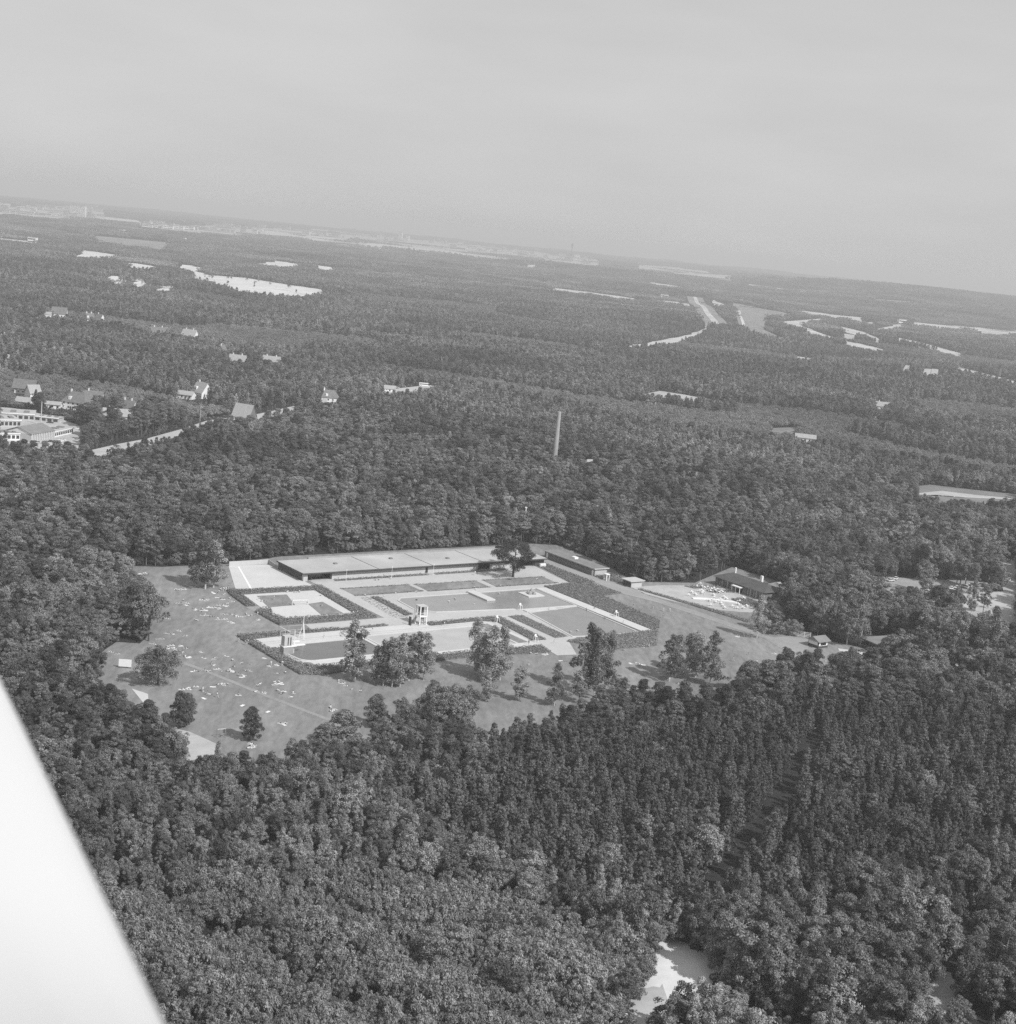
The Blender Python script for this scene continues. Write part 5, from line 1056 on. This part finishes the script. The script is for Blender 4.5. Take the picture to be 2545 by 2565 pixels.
for i, (b_, t_, w_, lab) in enumerate((((490, 1470), 1362, 50, 'first birch of the clump beside the walled yard'), ((514, 1476), 1346, 62, 'tallest birch of the clump beside the walled yard'), ((534, 1472), 1356, 60, 'last birch of the clump beside the walled yard'),
      ((879, 1704), 1556, 74, 'tall leafy birch at the corner of the diving pool'), ((889, 1702), 1590, 50, 'thinner birch pressed against the tall one by the diving pool'),
      ((937, 1712), 1618, 38, 'slim birch at the outer end of the middle birch row'), ((959, 1718), 1604, 52, 'second birch of the middle birch row'), ((974, 1712), 1598, 54, 'third birch of the middle birch row'), ((981, 1721), 1602, 54, 'fourth birch of the middle birch row'), ((1001, 1721), 1590, 58, 'fifth birch of the middle birch row'),
      ((1024, 1706), 1588, 52, 'sixth birch of the middle birch row'), ((1043, 1699), 1584, 50, 'seventh birch of the middle birch row'), ((1061, 1704), 1590, 54, 'last birch of the middle birch row'),
      ((1190, 1686), 1552, 56, 'tall slim birch at the near rim of the swimming pool'), ((1207, 1702), 1576, 58, 'birch in the leafy clump below the swimming pool'), ((1228, 1712), 1570, 66, 'widest birch in the leafy clump below the swimming pool'), ((1252, 1704), 1572, 62, 'outer birch in the leafy clump below the swimming pool'),
      ((1217, 1758), 1680, 44, 'low leafy birch under the clump by the swimming pool'), ((1301, 1757), 1668, 48, 'small rounded birch alone on the lower lawn'), ((1388, 1768), 1662, 50, 'narrow birch alone beside the small rounded birch'),
      ((1466, 1738), 1566, 66, 'tall birch of the group below the shallow pool'), ((1490, 1745), 1574, 66, 'leaning leafy birch of the group below the shallow pool'), ((1515, 1728), 1580, 64, 'outer birch of the group below the shallow pool'),
      ((1676, 1706), 1592, 56, 'birch with a forked pale trunk on the sunny lawn'), ((1692, 1697), 1594, 54, 'birch beside the forked one on the sunny lawn'), ((1725, 1684), 1588, 52, 'first birch of the trio on the sunny lawn'), ((1741, 1697), 1584, 60, 'middle birch of the trio on the sunny lawn'), ((1778, 1717), 1584, 62, 'nearest birch of the trio on the sunny lawn'),
      ((1895, 1599), 1496, 44, 'birch with a bare white trunk by the cafe lawn'), ((1926, 1582), 1508, 42, 'leaning birch beside the cafe hedge'), ((1940, 1590), 1530, 46, 'small birch by the gate hedge'),
      ((2121, 1615), 1500, 60, 'birch with a straight trunk behind the timber fence'), ((2155, 1618), 1496, 56, 'birch leaning over the entrance pavilion'), ((2312, 1628), 1520, 56, 'birch with a pale bent trunk beyond the entrance pavilion'),
      ((2387, 1664), 1530, 52, 'tall bare-stemmed birch beside the entrance path'), ((2393, 1664), 1540, 48, 'twin stem beside the tall bare-stemmed birch'), ((2477, 1668), 1530, 56, 'tall birch over the dark glade at the picture edge'))):
    lawn_tree('birch', i % 4, b_, t_, lab, w_*1.14, lean=(0, 0) if 'lean' not in lab and 'bent' not in lab else (0, .07))
lawn_tree('broad', 1, (1085, 1800), 1712, 'leafy tree at the foot of the middle birch row', 76); lawn_tree('broad', 2, (1125, 1812), 1708, 'rounded tree at the lawn edge under the middle birches', 84); lawn_tree('broad', 3, (1165, 1820), 1722, 'outer rounded tree at the lawn edge under the middle birches', 70)
for i, (b_, t_, w_, lab) in enumerate((((1060, 1822), 1728, 70, 'leafy tree leaning on the lawn edge under the first middle birches'), ((1100, 1838), 1736, 80, 'broad tree on the lawn edge in front of the middle birches'), ((1142, 1838), 1738, 76, 'dense tree joining the lawn-edge clump below the pool'), ((1012, 1838), 1752, 70, 'low broad tree at the start of the lawn-edge clump'), ((1450, 1760), 1700, 56, 'low leafy tree at the foot of the shallow pool birches'), ((1545, 1742), 1692, 60, 'bushy tree at the wood edge beside the shallow pool birches'))): lawn_tree('broad', i % 5, b_, t_, lab, w_)
lawn_tree('bush', 0, (330, 1590), 1455, 'tall dark round tree bulging onto the side lawn', 110); lawn_tree('broad', 2, (372, 1606), 1478, 'dark tree at the tip of the side lawn wood', 86)
lawn_tree('bush', 0, (1985, 1592), 1550, 'low round bush beside the white gate', 52)

# undergrowth along the edge of the open ground
ed = []
for poly in (LAWN, carpark, strip, field, works, sandpit, sandpath, patch1):
    q = np.array(poly)
    for i in range(len(q)):
        p0, p1 = q[i], q[(i+1) % len(q)]; L = np.linalg.norm(p1-p0); n = int(L/1.7)
        if n < 1: continue
        u = rng.uniform(0, 1, n)[:, None]; d = (p1-p0)/L; o = np.array([d[1], -d[0]]); c = q.mean(0); o = o if (p0+o-c)@(p0+o-c) > (p0-c)@(p0-c) else -o
        ed.append(p0+(p1-p0)*u+o*rng.uniform(.3, 5.0, (n, 1)))
ed = np.vstack(ed); k = free(ed[:, 0], ed[:, 1]); ed = ed[k]; n = len(ed); s = rng.uniform(.22, .52, n)
scatter('undergrowth', np.column_stack([ed, np.full(n, -.6)]), rng.uniform(0, 6.28, n), np.stack([s*1.25, s*1.25, s], 1), rng.integers(0, NV['broad'], n), SRC['broad', 0], 'bushy undergrowth along the edge of the wood', 'undergrowth')

# ------------------------------------------------------------------ people
def body(name, joints, edges):
    """one skinned figure; joints: name -> (x, y, z, radius)"""
    ks = list(joints); me = bpy.data.meshes.new(name); me.from_pydata([joints[k][:3] for k in ks], [(ks.index(a), ks.index(b)) for a, b in edges], [])
    o = bpy.data.objects.new(name, me); COL.objects.link(o); m = o.modifiers.new('skin', 'SKIN'); m.use_smooth_shade = True
    for i, k in enumerate(ks): sv = me.skin_vertices[0].data[i]; sv.radius = (joints[k][3],)*2; sv.use_root = (k == 'pelvis')
    o.modifiers.new('sub', 'SUBSURF').levels = 1
    dg = bpy.context.evaluated_depsgraph_get(); r = bpy.data.meshes.new_from_object(o.evaluated_get(dg)); bpy.data.objects.remove(o); r.name = name; return r
ED = [('pelvis', 'waist'), ('waist', 'chest'), ('chest', 'neck'), ('neck', 'head'), ('head', 'crown')]+[e for s in 'lr' for e in (('chest', 'sh'+s), ('sh'+s, 'el'+s), ('el'+s, 'wr'+s), ('wr'+s, 'ha'+s), ('pelvis', 'hi'+s), ('hi'+s, 'kn'+s), ('kn'+s, 'an'+s), ('an'+s, 'to'+s))]
RD = dict(pelvis=.14, waist=.12, chest=.145, neck=.055, head=.095, crown=.075, sh=.065, el=.045, wr=.035, ha=.04, hi=.095, kn=.06, an=.04, to=.04)
def pose(t):
    J = {}
    def s(k, x, y, z): J[k] = (x, y, z, RD[k if k in RD else k[:-1]])
    if t in ('stand', 'walk'):
        w = .24 if t == 'walk' else 0
        for k, p in dict(pelvis=(0, 0, .93), waist=(0, 0, 1.1), chest=(0, 0, 1.3), neck=(0, .01, 1.48), head=(0, .02, 1.6), crown=(0, .02, 1.69)).items(): s(k, *p)
        for c, g in (('l', -1), ('r', 1)):
            s('sh'+c, g*.19, 0, 1.4); s('el'+c, g*.25, g*w*.6, 1.12); s('wr'+c, g*.24, .06+g*w, .88); s('ha'+c, g*.24, .09+g*w, .79)
            s('hi'+c, g*.1, 0, .86); s('kn'+c, g*.1, -g*w*.8+.03, .48); s('an'+c, g*.1, -g*w*1.5, .08); s('to'+c, g*.11, -g*w*1.5+.14, .04)
    elif t == 'sit':
        for k, p in dict(pelvis=(0, 0, .14), waist=(0, -.03, .32), chest=(0, -.05, .52), neck=(0, -.03, .7), head=(0, .0, .82), crown=(0, .0, .91)).items(): s(k, *p)
        for c, g in (('l', -1), ('r', 1)):
            s('sh'+c, g*.19, -.05, .62); s('el'+c, g*.26, .05, .38); s('wr'+c, g*.18, .3, .42); s('ha'+c, g*.14, .38, .46)
            s('hi'+c, g*.1, .03, .13); s('kn'+c, g*.14, .42, .46); s('an'+c, g*.12, .72, .08); s('to'+c, g*.12, .86, .04)
    else:
        up_ = .14 if t == 'prop' else 0
        for k, p in dict(pelvis=(0, 0, .14), waist=(0, -.18, .13+up_*.3), chest=(0, -.38, .15+up_), neck=(0, -.56, .16+up_*1.7), head=(0, -.68, .17+up_*2.2), crown=(0, -.77, .17+up_*2.4)).items(): s(k, *p)
        for c, g in (('l', -1), ('r', 1)):
            s('sh'+c, g*.19, -.47, .13+up_); s('el'+c, g*.34, -.30+(-.2 if up_ else 0), .08); s('wr'+c, g*.36, -.06+(-.55 if up_ else 0), .06); s('ha'+c, g*.36, .03+(-.62 if up_ else 0), .05)
            s('hi'+c, g*.1, .06, .12); kz = .42 if (t == 'lie' and c == 'r') else .08; s('kn'+c, g*.13, .42, kz); s('an'+c, g*.13, .82 if kz < .2 else .68, .06); s('to'+c, g*.15, .9 if kz < .2 else .8, .05)
    return J
PB = {}
for t in ('stand', 'walk', 'sit', 'lie', 'prop'):
    J = pose(t); me = body('body', J, ED); h, c, ch, pv_, wa = (np.array(J[k][:3]) for k in ('head', 'crown', 'neck', 'pelvis', 'waist'))
    d = (c-h)/np.linalg.norm(c-h); bk = np.array([0, -.03, 0]) if t in ('stand', 'walk', 'sit') else np.array([0, 0, .03])
    hb = MB().tube([tuple(h+bk-d*.02), tuple(h+bk+d*.06), tuple(h+bk+d*.15)], [.115, .12, .05], 8).mesh('hair')
    dp = (wa-pv_)/np.linalg.norm(wa-pv_); sw = MB().tube([tuple(pv_-dp*.1), tuple(pv_), tuple(pv_+dp*.12)], [.17, .19, .17], 8).mesh('swimwear')
    for k, m_ in enumerate(('skin', 'skin2')): q = me.copy(); q.materials.append(X[m_]); PB[t, 'body', k] = q
    hb.materials.append(X['hair']); PB[t, 'hair'] = hb
    for k, m_ in enumerate(('swimd', 'swiml')): q = sw.copy(); q.materials.append(X[m_]); PB[t, 'swim', k] = q
TWM = {}
for k, m_ in enumerate(('towel', 'towel2', 'towel3')):
    b = MB(); V = []; nx, ny = 3, 6
    for j in range(ny+1):
        for i in range(nx+1): V.append(((i/nx-.5)*.95, (j/ny-.5)*1.95, .03+.02*math.sin(i*2.1+j*1.7)))
    b.add(V, [(j*(nx+1)+i, j*(nx+1)+i+1, (j+1)*(nx+1)+i+1, (j+1)*(nx+1)+i) for j in range(ny) for i in range(nx)]); me = b.mesh('towel'); me.materials.append(X[m_]); TWM[k] = me
PEOPLE = []; pr_ = random.Random(11)
def ppl(Rf, s, z=.05):
    for w in s.split():
        a = w.split(','); PEOPLE.append((at(*Rf(float(a[0]), float(a[1]))), a[2], z))
ppl(R1, '150,250,T 235,295,S 252,292,S 208,296,L 520,414,S 545,410,S 495,415,L 780,434,L 820,424,T 838,424,T 857,420,T 872,415,T 840,447,L 690,484,S 670,489,L 715,489,L 820,479,L 834,486,P 880,478,S 910,504,L 538,494,S 495,518,L 565,525,L 510,513,P 838,528,L 820,525,L 775,549,L 745,548,P 802,553,L 680,562,S 660,576,L 697,563,L 627,563,S 680,604,L 715,609,P 740,616,S 757,613,L 855,601,L 890,599,S 935,609,L 942,618,L 902,603,P 1010,596,S 1050,604,L 795,634,S 812,635,L 422,629,L 405,630,S 637,644,S 885,654,L 907,663,L 1100,639,P 505,722,L 430,740,L 550,758,L 375,781,L 322,821,L 520,836,L 415,845,S 480,868,S 530,889,S 510,914,S 550,919,S 577,923,L 665,876,L 690,924,L 765,934,L 862,910,L 900,944,S 765,981,L 980,969,S 1147,931,L 920,993,S 635,1024,L 610,1026,P 697,1024,S 820,1024,L 870,1024,L 907,1033,L 885,1019,S 995,1064,L 950,1058,S 1030,1018,L 1112,1120,L 800,1124,L 837,1128,L 600,1154,L 630,1140,L 575,1159,P 682,1178,T 715,1194,S 730,1198,L 790,1222,T 950,1204,S 1250,1109,S 1235,1104,L 1270,1114,L 1240,1172,S 1285,1186,S 1360,1190,S 1345,1219,L 1265,1190,L 1140,1185,L 1290,1416,L 1312,1419,S 1265,1414,L 1275,1420,P 1640,1299,S 1670,1313,L 1060,1594,S 1082,1589,S 1720,1114,S 1737,1112,L 1800,1164,S 1870,1179,S 952,806,T 1000,826,T 1022,822,T 1195,982,T 1237,979,S 1280,984,T 1182,988,L 1302,1039,S 40,894,L')
ppl(R2, '300,528,T 330,542,S 432,524,T 586,568,T 715,565,T 842,580,S 550,461,S 650,460,S 612,464,L 832,490,S 1112,640,S 1147,636,S 860,850,T 1190,776,S 1277,796,T 1302,356,S 1330,355,S 1432,346,S 1470,472,S 1656,460,S 1212,489,S 1376,494,S 1892,752,T 292,655,T 500,1090,T 1605,722,S 1680,742,S 1700,742,T', .14)
ppl(R3, '360,549,S 405,530,S 547,567,S 722,492,S 1087,608,S 550,352,T 547,445,S 557,460,S 1005,384,S 541,416,S 736,436,S 1227,518,L 1421,600,S 1362,609,S 1632,702,S 1491,669,S 1241,770,S 1291,759,S 1110,719,S 941,860,T 1125,850,T', .2)
ppl(R3, '1072,925,S 1052,930,S 952,924,S 1002,929,S 1197,979,L 941,1009,S 1707,994,L 1737,996,L 1815,880,T 1782,881,L 1627,899,S')
ppl(R4, '533,386,T 645,398,T 703,410,T 738,412,T 700,448,T 1155,552,T 1190,552,T 1127,550,L 1170,553,S 1097,692,T 1160,686,S 1187,696,L 1207,699,L 1230,696,S 1183,656,S 1328,649,S 1622,693,L 1665,704,S 1682,709,S 1645,690,L 735,808,T 785,819,S 1027,776,L 542,706,L 562,709,L 1600,612,T 1570,612,T')
ppl(lambda x, y: (x, y), '1512,2548,T 1519,2546,W')
for i in range(62):
    p, t, z = PEOPLE[pr_.randrange(0, 125)]; a = pr_.uniform(0, 6.28); d = pr_.uniform(1.2, 3.0); PEOPLE.append(((p[0]+d*math.cos(a), p[1]+d*math.sin(a)), pr_.choice('LLLLSSP'), .05))
LMK = [('the white notice board', at(*R1(98, 1000))), ('the small lone pine', at(627, 1855)), ('the round tree', at(396, 1716)), ('the double-crowned pine', at(455, 1820)), ('the sand court', at(*R1(600, 1560))), ('the diving tower', S(-51, 84)), ('the lookout tower', S(11.6, 66)), ('the games court net', at(*R2(655, 570))),
       ('the fountain island', S(80, 41)), ('the white gate', g0), ('the tall cafe birch', at(1895, 1599)), ('the yard birches', at(514, 1476)), ('the pool jetty', S(57.6, 40)), ('the pool walkway', S(69, 62)), ('the big oak', at(1285, 1446)), ('the white booth', S(129.6, 29)), ('the lawn hedge corner', S(-58, 62)), ('the court entrance', S(-38, 32)),
       ('the worn path end', at(*R1(1640, 1392))), ('the near hedge corner', S(-55, 107)), ('the diving pool birch', at(879, 1704)), ('the middle birch row', at(981, 1721)), ('the sunny birch trio', at(1741, 1697)), ('the garden path end', S(40, 114)), ('the deck end of the shallow pool', S(91, 98)), ('the building entrance', S(8, 0)), ('the far tip of the side lawn', at(310, 1425)),
       ('the ticket kiosk', k0), ('the shallow pool birches', at(1490, 1745)), ('the first lawn plot', S(24, 19)), ('the last lawn plot', S(90, 21)), ('the far end of the worn path', at(*R1(560, 970)))]
ORD = 'first second third fourth fifth sixth seventh eighth ninth tenth eleventh twelfth thirteenth fourteenth fifteenth sixteenth'.split()
def ranked(pts):
    """for each point the landmark it is nearest in rank to"""
    D = np.array([[math.dist(p, q) for p in pts] for _, q in LMK]); Rk = D.argsort(1).argsort(1); out = []; used = set()
    for j in range(len(pts)):
        i = min(range(len(LMK)), key=lambda i: (Rk[i, j], D[i, j])); out.append((LMK[i][0], int(Rk[i, j])))
    return out
pts = [p for p, _, _ in PEOPLE]; rk = ranked(pts); tw_list = []
DO = {'T': 'standing', 'W': 'walking', 'S': 'sitting', 'L': 'lying', 'P': 'lying propped up'}
for (p, t, z), (lm, r) in zip(PEOPLE, rk):
    key = {'T': 'stand', 'W': 'walk', 'S': 'sit', 'L': 'lie', 'P': 'prop'}[t]; rz = pr_.uniform(0, 6.28); k = pr_.random() < .3; k2 = pr_.random() < .45
    if t in 'LP': rz = pr_.choice((.9, 1.2, 2.2, -.9, 1.7, -1.4))+pr_.uniform(-.4, .4)
    if key == 'stand' and pr_.random() < .35: key = 'walk'
    lab = '%s bather %s, the %s person from %s' % ('tanned' if k else 'pale', DO[t], ORD[r] if r < 16 else str(r+1)+'th', lm)
    e = empty('person', (p[0], p[1], z), rz, lab, 'person', 'bathers'); e.scale = (1.06, 1.06, 1.06) if pr_.random() < .8 else (.8, .8, .8)
    obj('body', PB[key, 'body', int(k)], None, e); obj('hair', PB[key, 'hair'], None, e); obj('swimwear', PB[key, 'swim', int(k2)], None, e)
    if t in 'LPS' and z < .06 and pr_.random() < (.75 if t != 'S' else .4): tw_list.append((p, rz, pr_.choice((0, 0, 0, 1, 2))))
    if t == 'L' and pr_.random() < .4: tw_list.append(((p[0]+pr_.uniform(-1.6, 1.6), p[1]+pr_.uniform(-1, 1)), rz+pr_.uniform(-.5, .5), pr_.choice((0, 0, 1))))
for x, y in ((280, 378), (770, 440), (690, 1228), (980, 1281), (1172, 1328), (1655, 1321), (575, 1150), (1290, 1425), (420, 740), (1240, 1118)): tw_list.append((at(*R1(x, y)), .8+x % 3, 0))
rk = ranked([p for p, _, _ in tw_list])
for (p, rz, k), (lm, r) in zip(tw_list, rk):
    o = obj('towel', TWM[k], None, None, (p[0], p[1], .05), rz); o.scale = (.92, .92, 1)
    tag(o, '%s towel on grass, %s from %s' % (('white', 'grey', 'dark')[k], ORD[r] if r < 16 else str(r+1)+'th', lm), 'towel', 'towels on the lawn')

# ------------------------------------------------------------------ cafe terrace furniture
b = MB().tube([(0, 0, 0), (0, 0, .7)], .06, 6).tube([(0, 0, .7), (0, 0, .76)], .55, 10).tube([(0, 0, 0), (0, 0, .04)], .3, 8); TB = b.mesh('garden_table'); TB.materials.append(X['white'])
b = MB()
for dx in (-.2, .2):
    for dy in (-.2, .2): b.bx(dx-.03, dx+.03, dy-.03, dy+.03, 0, .44)
b.bx(-.25, .25, -.25, .25, .44, .5).bx(-.25, .25, .2, .26, .5, .95); CHR = b.mesh('garden_chair'); CHR.materials.append(X['white'])
tp = []; fr_ = random.Random(4)
for x, y in [(fr_.uniform(880, 1060), fr_.uniform(255, 300)) for _ in range(16)]+[(fr_.uniform(840, 1000), fr_.uniform(290, 345)) for _ in range(14)]+[(fr_.uniform(960, 1180), fr_.uniform(335, 400)) for _ in range(20)]:
    if y < 250+(x-880)*.28: y = 255+(x-880)*.3+fr_.uniform(0, 30)
    p = at(*R4(x, y))
    if all(math.dist(p, q) > 1.7 for q in tp): tp.append(p)
for p in tp:
    tag(obj('garden_table', TB, None, None, (p[0], p[1], .11)), 'small round white table on the sandy cafe terrace', 'table', 'tables on the cafe terrace')
    for a in range(fr_.choice((2, 3, 3, 4))):
        an = a*1.57+fr_.uniform(-.3, .3); q = (p[0]+math.cos(an)*.85, p[1]+math.sin(an)*.85)
        tag(obj('garden_chair', CHR, None, None, (q[0], q[1], .11), an-math.pi/2), 'white chair drawn up to a cafe terrace table', 'chair', 'chairs on the cafe terrace')

# ------------------------------------------------------------------ the aircraft's own wing, close below the camera
def low(x, y, dz): d = ROT @ _ray(x, y); t = dz/-d[2]; return np.array([d[0]*t, d[1]*t, -dz])
DZ = .95; w0, w1 = low(0, 1702, DZ), low(412, 2565, DZ); wd = (w1-w0)/np.linalg.norm(w1-w0); wn_ = np.array([-wd[1], wd[0], 0]); tst = low(0, 2565, DZ)-w0
if tst@wn_ < 0: wn_ = -wn_
span = np.linalg.norm(w1-w0); ub = np.dot(low(330, 2380, DZ)-w0, wd); V, F = [], []; us = np.concatenate([np.linspace(-3.0, 0, 6), np.linspace(.1, span+1.2, 34)])
prof = [(1.5, -.02), (1.0, .035), (.6, .062), (.3, .072), (.16, .064), (.08, .048), (.03, .028), (.007, .012), (0, 0), (.007, -.012), (.03, -.026), (.1, -.042), (.3, -.055), (.7, -.05), (1.2, -.035)]
for u in us:
    c = w0+wd*u; k = max(0.0, u-ub+.10); lift = .30*k*k if k < .5 else .30*(.25+(k-.5))  # near end bent up, away from the sun, to make a darker band
    for a, zz in prof: V.append(tuple(c+wn_*(a-.0)+np.array([0, 0, ALT+zz+lift*min(1, a/.12)])))
m = len(prof)
for i in range(len(us)-1):
    for j in range(m): F.append((i*m+j, i*m+(j+1) % m, (i+1)*m+(j+1) % m, (i+1)*m+j))
F += [tuple(range(m)), tuple(range((len(us)-1)*m+m-1, (len(us)-1)*m-1, -1))]
b = MB(); b.add(V, F); o = b.build('aircraft_wing', X['wing']); o.data.polygons.foreach_set('use_smooth', [True]*len(o.data.polygons)); o.data.update()
tag(o, 'blurred white wing of the aircraft across the lower corner', 'wing')

# ------------------------------------------------------------------ haze: the air itself
b = MB().bx(-17500, 17500, -17500, 17500, -16, 158)
hz_o = b.build('haze', None); tag(hz_o, 'pale summer haze lying over the whole landscape', 'haze', None, 'stuff')
hm = bpy.data.materials.new('haze_air'); hm.use_nodes = True; hn = hm.node_tree.nodes; hn.remove(hn['Principled BSDF'])
pv = hn.new('ShaderNodeVolumePrincipled'); pv.inputs['Color'].default_value = (.82, .82, .82, 1); pv.inputs['Density'].default_value = 1.55e-4
pv.inputs['Anisotropy'].default_value = 0.0
hm.node_tree.links.new(pv.outputs[0], hn['Material Output'].inputs['Volume']); hz_o.data.materials.append(hm)
